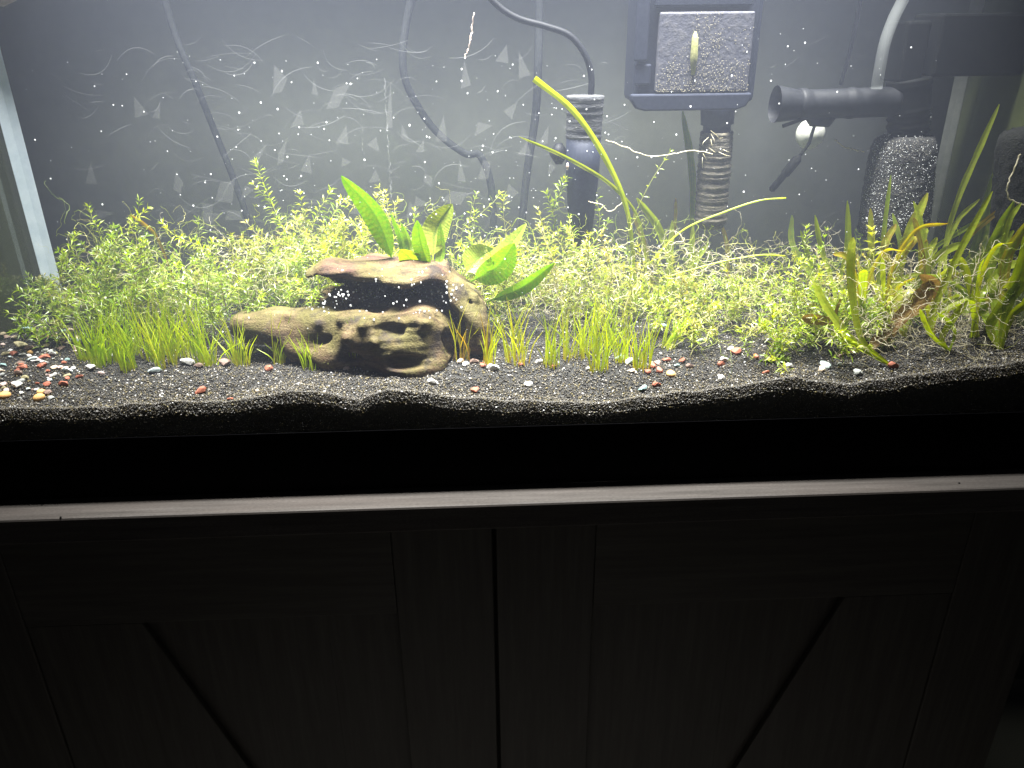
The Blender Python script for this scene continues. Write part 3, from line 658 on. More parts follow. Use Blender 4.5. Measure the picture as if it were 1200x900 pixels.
    # fine grain running along the log
    D += 0.0009*np.sin(X*95+Z*60)*np.sin(Z*130+Y*70+1)+0.00045*np.sin(Z*700+6*np.sin(X*16)+Y*220)*np.clip(np.sin(X*37+Y*50)+0.5, 0, 1)
    # surface nets
    s = D < 0
    c8 = np.stack([D[i:N[0]-1+i, j:N[1]-1+j, k:N[2]-1+k] for i in (0, 1) for j in (0, 1) for k in (0, 1)], -1)
    act = (c8.min(-1) < 0) & (c8.max(-1) >= 0)
    off = np.array([(i, j, k) for i in (0, 1) for j in (0, 1) for k in (0, 1)], float)
    V = np.zeros(act.shape+(3,)); cnt = np.zeros(act.shape)
    for a in range(8):
        for b in range(a+1, 8):
            if abs(off[a]-off[b]).sum() != 1: continue
            da, db = c8[..., a], c8[..., b]; cr = ((da < 0) != (db < 0))
            t = np.where(cr, da/(da-db+1e-15), 0)
            V += np.where(cr[..., None], off[a]+(off[b]-off[a])*t[..., None], 0); cnt += cr
    ii = np.argwhere(act); ids = -np.ones(act.shape, int); ids[act] = np.arange(len(ii))
    vert = lo+h*(ii+V[act]/cnt[act][:, None])
    F = []
    for ax in range(3):
        u, v = [(1, 2), (2, 0), (0, 1)][ax]
        sl0 = [slice(None)]*3; sl1 = [slice(None)]*3; sl0[ax] = slice(0, -1); sl1[ax] = slice(1, None)
        e = s[tuple(sl0)] != s[tuple(sl1)]
        for q in np.argwhere(e):
            if q[u] < 1 or q[v] < 1 or q[u] >= N[u]-1 or q[v] >= N[v]-1: continue
            o = []
            for du, dv in ((-1, -1), (0, -1), (0, 0), (-1, 0)):
                c = q.copy(); c[u] += du; c[v] += dv; o.append(ids[tuple(c)])
            if min(o) < 0: continue
            F.append(o if s[tuple(q)] else o[::-1])
    me = bpy.data.meshes.new('driftwood'); me.from_pydata(vert.tolist(), [], [list(map(int, f)) for f in F]); me.materials.append(MATS['driftwood'])
    me.polygons.foreach_set('use_smooth', [True]*len(me.polygons)); me.update()
    o = link('driftwood', me); bm_fix(o)
    tag(o, 'gnarled brown driftwood log with hollows and an overhanging shelf on black gravel', 'driftwood')
    return o
wood = driftwood()
def algae_fuzz():
    me = wood.data; m = MB(); polys = [p for p in me.polygons]; k = 0
    while k < 2600:
        p = polys[random.randrange(len(polys))]; c = np.array(p.center); n = np.array(p.normal)
        w_ = (1.0 if c[2] < 0.125 or c[0] < -0.24 else 0.10)*(0.3+0.7*(math.sin(c[0]*38+1)*math.sin(c[1]*50+c[2]*40) > -0.2))
        if n[2] < 0.05 or random.random() > w_: k += 0.3; continue
        d = norm(n+rng.standard_normal(3)*0.6); L = random.uniform(0.0012, 0.0034); s_ = norm(np.cross(d, rng.standard_normal(3)))*random.uniform(0.0003, 0.0006)
        m.add([c-s_, c+s_, c+d*L], [(0, 1, 2)], random.random()); k += 1
    o = m.build('algae_fuzz', 'algae_film', wood, smooth=False); o['kind'] = 'stuff'
algae_fuzz()
wood_bvh = BVHTree.FromPolygons([v.co for v in wood.data.vertices], [tuple(p.vertices) for p in wood.data.polygons])
def wood_hit(px, py):
    d = ray(px, py); h = wood_bvh.ray_cast(Vector(CC), Vector(d)); return None if h[0] is None else np.array(h[0])

# ------------------------------------------------------------------ broad-leaved plant on the driftwood
def broad_plant():
    t = thing('broad_leaf_plant', 'bright green broad-leaved plant rooted on top of the driftwood', 'plant', at(500, 318, 0.195))
    V = np.array([0, -1, 0.15])
    specs = [  # base px, tip px, width px, y base, y tip, tint, bend px sideways, twist
        ((462,310),(400,206),27,.195,.165,.22, 10,.25),((505,318),(489,258),21,.178,.165,.30,-3,.5),((507,305),(530,239),31,.205,.215,.95,-8,.1),
        ((474,312),(458,250),9,.205,.20,.15,4,.6),((490,320),(469,292),27,.185,.172,.85,3,.2),((551,330),(603,285),34,.19,.165,.35,8,-.3),
        ((546,322),(617,262),20,.205,.225,.9,8,.4),((570,354),(650,308),17,.175,.15,.25,6,-.2),((545,322),(578,292),34,.20,.215,.8,-4,.1),((480,308),(471,262),12,.21,.215,.4,3,.5),((512,322),(516,262),12,.20,.205,.6,3,.4)]
    for b, tp, wpx, yb, yt, tint, bend, tw in specs:
        A = at(*b, yb); B = at(*tp, yt); d = np.array([tp[0]-b[0], tp[1]-b[1]], float); L = np.linalg.norm(d); nrm = np.array([-d[1], d[0]])/L
        mid = at((b[0]+tp[0])/2+nrm[0]*bend, (b[1]+tp[1])/2+nrm[1]*bend, (yb+yt)/2+0.006)
        n = 22; P = smooth_path([A, mid, B], n); wm = wpx*scl(mid)*1.02
        wid = []
        for i in range(n):
            u = i/(n-1); k = max(0.0, (u-0.12)/0.88)
            wid.append(max(0.0022*(1 if u < 0.97 else 0.5), wm*(math.sin(math.pi*min(1, k**0.75))**0.62 if k > 0 else 0)))
        sd = np.cross(norm(B-A), V); sd = norm(sd)*math.cos(tw)+norm(V)*math.sin(tw)
        def vein(u, q):
            c = 0.6 if abs(q) < 0.08 else 0.0
            s = abs(((u*9+abs(q)*0.7) % 1)-0.5)
            return max(c, 0.22 if s < 0.06 and 0.1 < u < 0.95 else 0.0)
        m = MB(); nn = 66; P2 = smooth_path(P, nn); W2 = np.interp(np.linspace(0, 1, nn), np.linspace(0, 1, n), wid)
        # small quilted relief between the veins
        m.ribbon(P2, W2, sd, lambda u, q: min(1, max(0, tint+0.06*math.sin(u*41)*math.cos(q*5)+0.1*math.sin(u*5+q*2)+ (0.25 if q > 0.05 and tw > 0.45 else 0))), 0.13, 13, vein, 0.008)
        m.build('leaf', 'broad_leaf', t)
broad_plant()

# ------------------------------------------------------------------ fine stem plants
def add_leaf(m, p, d, L, wd, tint):
    """small curved lance leaf at p along d"""
    up = np.array([0.0, 0.0, 1.0]); s = np.cross(d, up); ns = np.linalg.norm(s)
    s = s/ns if ns > 1e-3 else np.array([1.0, 0, 0]); th = random.uniform(-0.9, 0.9)
    nrm = np.cross(s, d); s = s*math.cos(th)+nrm*math.sin(th)
    a = p+d*L*0.45+up*L*0.06; c = p+d*L*0.95-up*L*0.12
    b = a+s*wd*0.5; e = a-s*wd*0.5; a = a-np.cross(s, d)*wd*0.12
    m.add([p, b, a, e, c], [(0, 1, 2), (0, 2, 3), (1, 4, 2), (2, 4, 3)], tint)
def stem_plant(A, B, label, group, mat='stem_leaf', tint=(0.2, 0.8), leaf=0.0135, gap=0.0056, branch=3, sway=0.008, whorl=4, name='stem_plant', bare=0.15):
    A = np.asarray(A, float); B = np.asarray(B, float); Ltot = np.linalg.norm(B-A)
    fo, st = MB(), MB()
    def one(A, B, depth):
        L = np.linalg.norm(B-A)
        if L < 0.008: return
        k = 4; C = [A]
        for i in range(1, k):
            C.append(A+(B-A)*i/k+rng.standard_normal(3)*np.array([1, 0.7, 0.6])*sway*(0.5+0.5*L/0.1)*(0.6 if depth else 1))
        C.append(B); n = max(5, int(L/gap)); P = smooth_path(C, n)
        for q in P:
            q[0] = min(max(q[0], -XI+0.006), XI-0.006); q[1] = min(max(q[1], GF1+0.006), GB0-0.006)
        st.tube(P, [0.0006*(1-0.5*i/n)*(0.8 if depth else 1) for i in range(n)], 4, random.random(), caps=False)
        ph = random.uniform(0, 6.28); base_t = random.uniform(*tint)
        for i, p in enumerate(P):
            u = i/(n-1)
            if u < bare and not depth: continue
            d = norm(P[min(i+1, n-1)]-P[max(i-1, 0)]); a = norm(np.cross(d, [0.3, 0.9, 0.2])); b = np.cross(d, a)
            last = i >= n-2; kk = whorl+2 if last else whorl; ph += 1.1
            for j in range(kk):
                if not last and random.random() < 0.12: continue
                an = ph+2*math.pi*j/kk+random.uniform(-0.3, 0.3); up = random.uniform(0.25, 0.75) if not last else random.uniform(0.8, 1.6)
                add_leaf(fo, p, norm(a*math.cos(an)+b*math.sin(an)+d*up), leaf*random.uniform(0.65, 1.2)*(0.75 if last else 1), leaf*random.uniform(0.11, 0.20), min(1, max(0, base_t+0.22*(u-0.5)+random.uniform(-0.16, 0.16))))
            if depth < 1 and branch and u > 0.2 and u < 0.9 and random.random() < branch*1.6/n:
                dd = norm(d+rng.standard_normal(3)*np.array([0.9, 0.6, 0.5]))
                one(p, p+dd*L*random.uniform(0.25, 0.5), depth+1)
    one(A, B, 0)
    if group:
        mt = float(np.mean(fo.t)) if fo.t else 0.5
        hue = ('olive-brown' if mt > 0.55 else 'dark olive') if mat == 'stem_leaf_olive' else 'deep green' if mt < 0.33 else 'fresh green' if mt < 0.52 else 'yellow-green' if mt < 0.72 else 'pale yellow'
        label = ('long ' if Ltot > 0.105 else 'short ' if Ltot < 0.06 else 'half-height ')+hue+' fine-leaved stem '+label
        group = label.replace('stem ', 'stems ')
    o = st.build(name, 'stem_stalk'); tag(o, label, 'plant', group)
    f = fo.build('foliage', mat, o, smooth=False)
    return o
def clamp(p):
    p = np.array(p, float); p[0] = min(max(p[0], -XI+0.012), XI-0.012); p[1] = min(max(p[1], GF1+0.01), GB0-0.012); p[2] = min(p[2], ZW-0.01); return p
def thicket(n, x0, x1, outline, y0, y1, label, group, drop=70, lean=30, mat=None, **kw):
    ox, oy = zip(*outline)
    for i in range(n):
        px = x0+(x1-x0)*(i+random.random())/n; y = y0+(y1-y0)*random.random()
        tx = px+random.gauss(0, lean); ty = float(np.interp(tx, ox, oy))+drop*random.random()**1.3+3
        T = clamp(at(tx, ty, min(GB0-0.012, max(GF1+0.012, y+random.gauss(0, 0.02)))))
        g0 = at(px, 380, y)[0]+random.gauss(0, 0.015); g0 = min(max(g0, -XI+0.015), XI-0.015)
        B0 = np.array([g0, y, float(zsub(g0, y))-0.002])
        if T[2] < B0[2]+0.02: T[2] = B0[2]+random.uniform(0.02, 0.045)
        stem_plant(B0, T, label, group, mat=mat or random.choice(['stem_leaf', 'stem_leaf', 'stem_leaf', 'stem_leaf_olive']), **kw)
OUT_L = [(-20,340),(40,335),(70,295),(95,275),(130,262),(180,262),(220,275),(270,280),(300,275),(330,268),(360,270),(400,275),(440,280)]
OUT_M = [(300,262),(330,255),(370,255),(410,250),(450,245),(480,255),(520,275),(560,280),(600,280)]
OUT_C = [(570,300),(600,275),(630,258),(670,258),(700,275),(740,280),(780,290),(820,312),(860,305),(900,300)]
OUT_R = [(860,312),(900,300),(930,285),(970,290),(1010,285),(1050,300),(1100,330),(1150,350),(1200,350)]
thicket(74, 60, 385, OUT_L, 0.185, 0.335, 'in the bushy thicket left of the driftwood', 'stems in the left thicket', drop=95, lean=34, whorl=4, tint=(0.2, 0.72), leaf=0.0118)
thicket(14, 5, 110, [(-20,345),(60,330),(110,300)], 0.19, 0.33, 'beside the pale corner seam at the left end', 'stems by the corner seam', drop=50, lean=20, tint=(0.05, 0.5))
thicket(32, 300, 600, OUT_M, 0.245, 0.335, 'growing up behind the driftwood', 'stems behind the driftwood', drop=45, lean=22, tint=(0.4, 0.95))
thicket(72, 575, 835, OUT_C, 0.18, 0.33, 'in the thicket between driftwood and ribbed intake', 'stems in the middle thicket', drop=95, lean=32, tint=(0.35, 1.0), leaf=0.0115, whorl=3)
thicket(56, 800, 1010, OUT_R, 0.13, 0.32, 'in the low thicket below the black pump', 'stems in the right thicket', drop=95, lean=30, tint=(0.3, 1.0), leaf=0.0105, whorl=3)
thicket(18, 900, 1060, [(880,360),(960,330),(1060,350)], 0.09, 0.18, 'leaning over the gravel before the ribbon leaves', 'short stems at the front right', drop=60, lean=24, tint=(0.2, 0.9))
def hero(base, ctrl, y, label, **kw):
    g = at(base[0], base[1], y); g[2] = float(zsub(g[0], y))
    stem_plant(g, clamp(at(ctrl[0], ctrl[1], y+kw.pop('dy', 0.0))), label, None, **kw)
hero((378,330),(300,192),0.28,'tallest leafy stem arching left, its tip high above the left thicket', branch=3, sway=0.006, tint=(0.45, 0.75))
hero((400,340),(352,228),0.29,'leafy stem with bushy top beside the tallest arching stem', branch=3, sway=0.006, tint=(0.4, 0.8))
hero((175,330),(163,236),0.27,'upright sprig with wide-spread leaves topping the left thicket', leaf=0.013, branch=0, sway=0.005, tint=(0.3, 0.5), whorl=2)
hero((120,330),(85,278),0.30,'thin sprig leaning towards the pale corner seam', branch=1, sway=0.006, tint=(0.3, 0.5))
hero((225,330),(232,258),0.29,'short drooping sprig at the right shoulder of the left thicket', leaf=0.012, branch=0, sway=0.006, whorl=2, tint=(0.3, 0.5))
hero((125,330),(135,268),0.24,'dark green broad sprig at the left shoulder of the left thicket', leaf=0.014, branch=2, sway=0.006, tint=(0.05, 0.3))
hero((445,330),(452,226),0.30,'dense yellow sprig behind the tallest broad leaf', branch=4, sway=0.006, tint=(0.8, 1.0), leaf=0.011)
hero((430,330),(428,250),0.30,'small yellow sprig just left of the tallest broad leaf', branch=2, sway=0.006, tint=(0.7, 1.0))
hero((535,330),(558,228),0.31,'thin sprig leaning right above the broad leaves', branch=1, sway=0.005, tint=(0.5, 0.8), whorl=2)
hero((590,330),(590,232),0.31,'straight sparse sprig between broad leaves and heater', branch=0, sway=0.005, tint=(0.5, 0.8), whorl=2)
hero((632,340),(641,228),0.29,'sprig with curled top left of the heater', branch=2, sway=0.006, tint=(0.5, 0.9))
hero((660,340),(693,215),0.27,'sprig with pale roots rising in front of the heater', branch=3, sway=0.008, tint=(0.5, 0.9))
hero((725,340),(785,178),0.26,'long thin stem with tiny leaf pairs leaning right beside the ribbed intake', branch=0, sway=0.004, whorl=2, leaf=0.008, gap=0.011, tint=(0.3, 0.6))
hero((700,340),(712,262),0.25,'leaf-pair stem under the bent ribbon leaf', branch=1, sway=0.006, whorl=2, tint=(0.2, 0.5))
hero((930,350),(945,268),0.2,'bright fresh sprig in front of the suction cup', leaf=0.012, branch=1, sway=0.005, tint=(0.5, 0.7))
hero((1010,350),(1022,270),0.17,'pale rosette-topped sprig before the freckled sponge', leaf=0.014, branch=1, sway=0.005, whorl=4, tint=(0.8, 1.0))
hero((925,424),(905,420),0.07,'small bright sprig lying on the gravel by the front glass', leaf=0.012, branch=2, sway=0.004, tint=(0.5, 0.9), bare=0)
hero((885,400),(868,390),0.11,'single tiny green sprig on the gravel left of the ribbon leaves', leaf=0.011, branch=0, sway=0.003, tint=(0.3, 0.5), bare=0)

# ------------------------------------------------------------------ grass tufts in the front row
def tuft(px, py, hpx, n, spread, lean, tint, label, group):
    g = ground(px, py); sc = scl(g); m = MB()
    for i in range(n):
        r = spread*sc*0.30*math.sqrt(random.random()); a = random.uniform(0, 6.28)
        b = g+np.array([r*math.cos(a)*1.4, r*math.sin(a), 0]); b[2] = float(zsub(b[0], b[1]))-0.002
        L = hpx*sc*1.18*random.uniform(0.45, 1.08); out = spread*sc*random.uniform(0.1, 1.0)*random.choice((-1, 1)) ; dy = random.uniform(-0.5, 0.5)*spread*sc
        lx = lean*sc; 
        if random.random() < 0.12: out *= 2.0; L *= 0.7
        T = b+np.array([out*0.7+lx, dy, L*1.02]); M = b+np.array([out*0.22+lx*0.35, dy*0.25, L*0.55])
        T[1] = min(max(T[1], GF1+0.003), GB0-0.01)
        P = smooth_path([b, M, T], 8); w0 = random.uniform(0.0009, 0.0017)
        tt = tint+random.uniform(-0.25, 0.25)
        th = random.uniform(-0.9, 0.9)
        m.ribbon(P, [w0*(1-(k/7)**2.2*0.9) for k in range(8)], (math.cos(th), math.sin(th), 0), lambda u, q: min(1, max(0, tt+0.45*max(0, 0.3-u)*2)), 0.12, 2)
    o = m.build('grass_tuft', 'grass_blade'); return tag(o, label, 'grass tuft', group)
TG = 'grass tufts planted in a row along the front'
LEFT_L = 'thick tall tuft of fine grass before the left thicket'
tl = [ # px, py, height, blades, spread, lean, tint, label
 (118,430,62,40,26,2,.25,LEFT_L),(152,432,66,42,28,0,.35,LEFT_L),(133,424,70,36,30,0,.3,LEFT_L),(196,428,66,46,34,6,.45,LEFT_L),(180,420,70,36,30,0,.4,LEFT_L),(243,428,72,40,30,-6,.35,LEFT_L),(222,420,62,30,28,0,.4,LEFT_L),(160,414,70,30,30,0,.3,LEFT_L),(205,412,66,30,30,0,.35,LEFT_L),
 (281,428,56,30,28,-4,.4,'spreading grass tuft beside the log end at the driftwood’s left'),(327,426,52,24,20,6,.5,'slim grass tuft in front of the driftwood’s left arm'),(365,431,42,22,24,-4,.25,'short dark green grass tuft before the small log hollow'),
 (418,428,54,16,18,0,.3,'thin green grass tuft against the middle of the driftwood'),(541,422,62,18,26,4,.8,'yellowed grass tuft leaning before the driftwood’s right end'),(574,428,62,18,20,4,.75,'narrow yellow grass tuft just right of the driftwood'),
 (606,426,68,26,34,0,.6,'loose grass tuft between white pebble and red pebbles'),(646,428,64,28,24,4,.4,'dense upright grass tuft with an orange base pebble'),(672,420,58,24,30,8,.5,'grass tufts massed in the middle thicket'),(702,434,66,28,26,2,.45,'grass tufts massed in the middle thicket'),(690,415,62,24,30,0,.4,'grass tufts massed in the middle thicket'),(728,424,62,26,24,0,.45,'grass tufts massed in the middle thicket'),
 (753,433,62,26,26,4,.5,'grass tuft standing beside the heap of red pebbles'),(783,407,44,26,24,16,.35,'grass tuft bent right behind the heap of red pebbles'),(715,405,58,20,28,0,.4,'grass tufts massed in the middle thicket'),(100,422,46,22,24,-4,.3,'small grass tuft at the edge of the coloured pebble patch')]
for a in tl: tuft(*a, TG)

# ------------------------------------------------------------------ ribbon-leaved plants
def ribbon_leaf(m, ctrl, wpx, tint, twist=0.0, tip=True, n=26, fold=0.10):
    P = smooth_path([at(*c) for c in ctrl], n)
    for q in P: q[0] = min(max(q[0], -XI+0.006), XI-0.004); q[1] = min(max(q[1], GF1+0.003), GB0-0.006); q[2] = max(q[2], float(zsub(q[0], q[1]))-0.003)
    d = norm(P[-1]-P[0]); v = np.array([0.1, -1, 0.2]); s = norm(np.cross(d, v)); s = s*math.cos(twist)+v*math.sin(twist)
    W = wpx*scl(P[n//2])
    wid = [W*(0.42+0.58*min(1, 1.8*i/n))*(1+0.06*math.sin(i*1.3+wpx))*(math.sqrt(max(0.02, 1-((i/(n-1)-0.72)/0.28)**2)) if i/(n-1) > 0.72 and tip else 1) for i in range(n)]
    m.ribbon(P, wid, s, lambda u, q: min(1, max(0, tint+0.10*abs(q)+0.25*max(0, u-0.8)+0.05*math.sin(u*40)+0.10*math.sin(q*9+u*3))), fold, 7, None, 0.04)
def ribbon_plant(base, leaves, label, mat='ribbon_leaf', group=None):
    t = thing('ribbon_plant', label, 'plant', base, group)
    for L in leaves:
        m = MB(); ribbon_leaf(m, *L); m.build('leaf', mat, t)
    return t
GR = ground
def gb(px, py):
    p = GR(px, py); return (px, py, p[1]), p
# the tall bent leaf above the middle thicket
ribbon_plant(at(748, 380, .24), [([(745,375,.24),(742,300,.24),(733,240,.235),(708,183,.225),(672,130,.215),(626,92,.205)], 6.8, .52, 0.25, False), ([(760,375,.25),(752,270,.25),(722,222,.245),(670,188,.24),(608,160,.235)], 4.5, .6, 0.2)], 'ribbon plant with one long leaf bent far left above the thicket')
ribbon_plant(at(785, 370, .27), [([(790,372,.27),(785,310,.27),(772,268,.27),(746,232,.265)], 9, .45, .2), ([(780,372,.28),(784,320,.28),(788,258,.285)], 7, .55, .3), ([(812,372,.26),(811,310,.26),(812,264,.26)], 6, .5, .4), ([(800,372,.27),(815,310,.27),(830,285,.27)], 6, .4, .5), ([(770,372,.30),(756,290,.30),(742,250,.30)], 6, .8, .3), ([(775,372,.3),(790,270,.31),(792,232,.31)], 4, .85, .3), ([(850,372,.28),(853,300,.28),(846,262,.28)], 5, .88, .3), ([(806,372,.3),(812,220,.315),(800,130,.32)], 8, .12, .4)],
    'cluster of short ribbon leaves at the foot of the ribbed intake')
m = MB(); m.tube(smooth_path([at(760,310,.24), at(800,270,.24), at(850,248,.235), at(890,235,.23), at(921,232,.23)], 30), [0.0011]*22+[0.0009]*8, 6, 0.55)
tag(m.build('bare_stem', 'grass_blade'), 'bare green runner stem slanting up in front of the ribbed intake', 'stem')
m = MB(); m.tube(smooth_path([at(780,325,.22), at(840,308,.22), at(890,299,.22), at(920,300,.22)], 24), 0.0011, 6, 0.6)
tag(m.build('bare_stem', 'grass_blade'), 'level green runner stem lying across the right thicket top', 'stem')
# right-hand plants, front to back
c, p = gb(1043, 428)
ribbon_plant(p, [([c, (1010,398,.088),(998,340,.10),(997,300,.105),(1000,278,.11)], 10, .62, .2), ([c, (1000,400,.09),(970,362,.10),(953,330,.11)], 10, .58, -.1), ([c,(1000,402,.085),(975,392,.09)], 7, .5, .3)], 'ribbon plant with two bright leaves spread in a narrow V by the front glass')
c, p = gb(1112, 412)
ribbon_plant(p, [([c, (1090,380,.1),(1122,300,.11),(1163,224,.12)], 8, .55, .3), ([c, (1119,392,.09),(1112,376,.088),(1098,366,.085)], 5, .3, .9), ([c, (1104,396,.09),(1118,372,.088),(1134,352,.085)], 8, .5, .6), ([c,(1090,390,.09),(1078,362,.088)], 6, .45, .8)], 'ribbon plant with a straight bright leaf slanting right over the root tangle')
c, p = gb(1060, 395)
ribbon_plant(p, [([c, (1052,330,.17),(1062,282,.17),(1087,226,.18)], 13, .66, .2), ([c, (1046,320,.18),(1036,290,.18),(1050,262,.185)], 9, .78, .2), ([c, (1042,330,.17),(1068,285,.175),(1077,278,.18)], 9, .8, .1), ([c, (1070,330,.17),(1090,292,.18),(1098,278,.18)], 7, .6, .4), ([c, (1072,340,.16),(1100,300,.16),(1130,284,.165)], 10, .5, .1), ([c, (1022,330,.18),(1021,290,.185),(1020,244,.19)], 8, .7, .3), ([c,(1030,340,.18),(1036,270,.19),(1044,205,.2)], 5, .2, .3), ([c,(1000,330,.2),(995,280,.2),(993,236,.2)], 6, .5, .4)], 'thick ribbon plant with broad yellow-green leaves before the freckled sponge')
c, p = gb(1110, 380)
ribbon_plant(p, [([c, (1108,290,.2),(1122,235,.2),(1145,180,.2),(1171,122,.2)], 7, .55, .4), ([c, (1100,320,.2),(1120,262,.21),(1148,233,.21)], 6, .6, .2), ([c, (1120,300,.2),(1160,255,.2),(1205,228,.2)], 7, .88, .1), ([c,(1080,310,.22),(1130,268,.22),(1168,252,.22)], 6, .2, .1), ([c,(1060,330,.22),(1055,285,.22),(1046,250,.23)], 6, .25, .3)], 'ribbon plant whose longest leaf stands tall and thin at the right')
c, p = gb(1172, 410)
ribbon_plant(p, [([c, (1180,360,.1),(1200,300,.1),(1215,240,.1)], 15, .42, .2), ([c, (1175,350,.12),(1180,300,.13),(1208,255,.13)], 14, .75, .1), ([c, (1165,350,.13),(1160,300,.15),(1188,236,.15)], 17, .28, .1), ([c, (1150,360,.13),(1140,320,.14),(1188,270,.15)], 16, .3, .2), ([c, (1160,380,.1),(1190,340,.1),(1215,315,.1)], 15, .5, .2), ([c, (1150,360,.14),(1110,330,.15),(1085,322,.15)], 8, .3, .3), ([c,(1185,370,.09),(1205,350,.09),(1225,300,.09)], 12, .55, .1)], 'wide olive ribbon plant crowding the right end of the tank')
c, p = gb(1130, 370)
ribbon_plant(p, [([c,(1140,330,.24),(1165,280,.24),(1195,215,.24)], 11, .15, .1), ([c,(1120,330,.24),(1150,290,.24),(1200,262,.24)], 10, .2, .2), ([c,(1150,330,.25),(1180,290,.25),(1210,200,.25)], 12, .25, .1), ([c,(1100,330,.26),(1085,290,.26),(1075,262,.26)], 7, .4, .3)], 'dim ribbon plant rising in front of the plain black sponge')
c, p = gb(985, 385)
ribbon_plant(p, [([c,(975,330,.19),(962,290,.2),(955,252,.2)], 6, .45, .3), ([c,(985,330,.19),(992,290,.19),(993,235,.19)], 5, .45, .5), ([c,(960,340,.21),(950,310,.22),(938,270,.22)], 6, .35, .2), ([c,(990,345,.18),(1010,320,.18),(1033,306,.18)], 8, .55, .2), ([c,(965,345,.22),(930,290,.25),(928,252,.26)], 7, .1, .3)], 'sparse ribbon plant between the low thicket and the freckled sponge')
for i, (bx, by, lab) in enumerate([(1035,388,'arching yellow-green ribbon plant behind the narrow V of bright leaves'),(1090,392,'arching ribbon plant beside the dying brown leaves'),(1142,396,'leafy ribbon plant between root tangle and right glass'),(1078,372,'crowded ribbon plant at the foot of the freckled sponge'),(1168,385,'leaning ribbon plant in front of the right end glass'),(1010,392,'low ribbon plant at the right thicket edge')]):
    c, p = gb(bx, by); Ls = []
    for k in range(7):
        dx = random.uniform(-35, 95); up = random.uniform(45, 150)*(1 if k % 2 else 0.7); dy = random.uniform(-0.03, 0.03)
        Ls.append(([(bx+random.uniform(-5, 5), by, c[2]), (bx+dx*0.12, by-up*0.5, c[2]+dy*0.4), (bx+dx*0.5, by-up*0.85, c[2]+dy*0.8), (bx+dx, by-up*random.uniform(0.85, 1.1), c[2]+dy)], random.uniform(4.5, 10), random.uniform(0.45, 0.86), random.uniform(-0.5, 0.9)))
    ribbon_plant(p, Ls, lab)
ribbon_plant(at(158, 330, .25), [([(205,330,.26),(185,280,.26),(168,262,.255),(153,252,.25)], 5, .97, .2)], 'single reddish-brown ribbon leaf slanting across the left thicket top')
t = ribbon_plant(gb(1038, 400)[1], [([(1036,402,.11),(1052,375,.112),(1076,352,.115),(1093,330,.117)], 22, .4, .2), ([(1092,372,.12),(1098,350,.12),(1094,332,.118),(1078,322,.115)], 12, .7, .3), ([(1015,415,.1),(1030,396,.105),(1058,370,.108)], 14, .3, .4), ([(988,378,.11),(962,375,.12),(940,372,.12)], 13, .6, .2), ([(985,350,.12),(976,372,.12),(968,382,.12)], 9, .8, .3)], 'dying brown algae-coated leaves drooping amid the right ribbon plants', 'brown_leaf')

# ------------------------------------------------------------------ pale root tangles
def roots(n0, x0, x1, y0, y1, d0, d1, label, r=0.0005, L=(0.02, 0.07), tintr=(0.3, 1.0)):
    m = MB()
    for i in range(int(n0*1.5)):
        p = at(random.uniform(x0, x1), random.uniform(y0, y1), random.uniform(d0, d1)); d = norm(rng.standard_normal(3)*np.array([1, 0.5, 0.8]))
        k = int(random.uniform(*L)/0.0032)+3; P = [p]
        for j in range(k):
            d = norm(d+rng.standard_normal(3)*0.5); q = P[-1]+d*0.0032
            q[0] = min(max(q[0], -XI+0.004), XI-0.004); q[1] = min(max(q[1], GF1+0.004), GB0-0.004); q[2] = max(q[2], float(zsub(q[0], q[1]))+0.001); P.append(q)
        rr = r*random.uniform(0.3, 0.75); m.tube(P, [rr*(1-0.6*j/k) for j in range(len(P))], 4, random.uniform(*tintr), caps=False)
    o = m.build('root_tangle', 'root_thread'); o['kind'] = 'stuff'; tag(o, label, 'roots'); return o
roots(220, 1000, 1195, 305, 415, 0.07, 0.22, 'tangle of curly pale roots among the right ribbon leaves', 0.00062)
roots(60, 960, 1190, 370, 418, 0.065, 0.13, 'brownish root fringe creeping over gravel at the right end', 0.0005, tintr=(0, 0.5))
roots(150, 640, 840, 285, 385, 0.17, 0.28, 'white root threads caught in the middle thicket', 0.00052)
roots(60, 255, 365, 285, 350, 0.19, 0.26, 'straight white root threads left of the driftwood shelf', 0.00042)
roots(40, 95, 250, 290, 372, 0.19, 0.28, 'loose pale root threads inside the left thicket', 0.00045)
roots(110, 830, 1010, 285, 385, 0.15, 0.28, 'fine white root threads rising from the low right thicket', 0.00042)
roots(60, 560, 700, 300, 390, 0.18, 0.28, 'pale root threads right of the driftwood', 0.00045)
leafmat('green_thread', [(0.0, (0.24, 0.38, 0.02)), (0.6, (0.46, 0.54, 0.06)), (1.0, (0.60, 0.58, 0.20))], 0.4)
for a in ((230, 70, 370, 262, 390, 0.18, 0.32, 'hair-fine green strands tangled through the left thicket'), (260, 575, 840, 265, 390, 0.17, 0.32, 'hair-fine yellow-green strands tangled through the middle thicket'), (230, 820, 1190, 285, 405, 0.08, 0.30, 'hair-fine straw strands tangled through the right plants'), (90, 300, 570, 245, 330, 0.25, 0.33, 'hair-fine green strands behind the driftwood')):
    o = roots(*a, r=0.00042, L=(0.025, 0.07), tintr=(0, 1)); o.name = 'plant_strands'; o.data.materials[0] = MATS['green_thread']; o['category'] = 'strands'
def thread(pts, y, label, mat='root_thread', r=0.0006, name='floating_root'):
    m = MB(); P = smooth_path([at(a, b, y) for a, b in pts], 30); P = [q+rng.standard_normal(3)*0.0005 for q in P]
    m.tube(P, [r]*30, 5, 0.9, caps=False); tag(m.build(name, mat), label, 'root')
thread([(556,16),(553,32),(552,44),(549,56),(545,70)], 0.25, 'short pinkish root floating free high above the driftwood', 'pinkish_root', 0.0008)
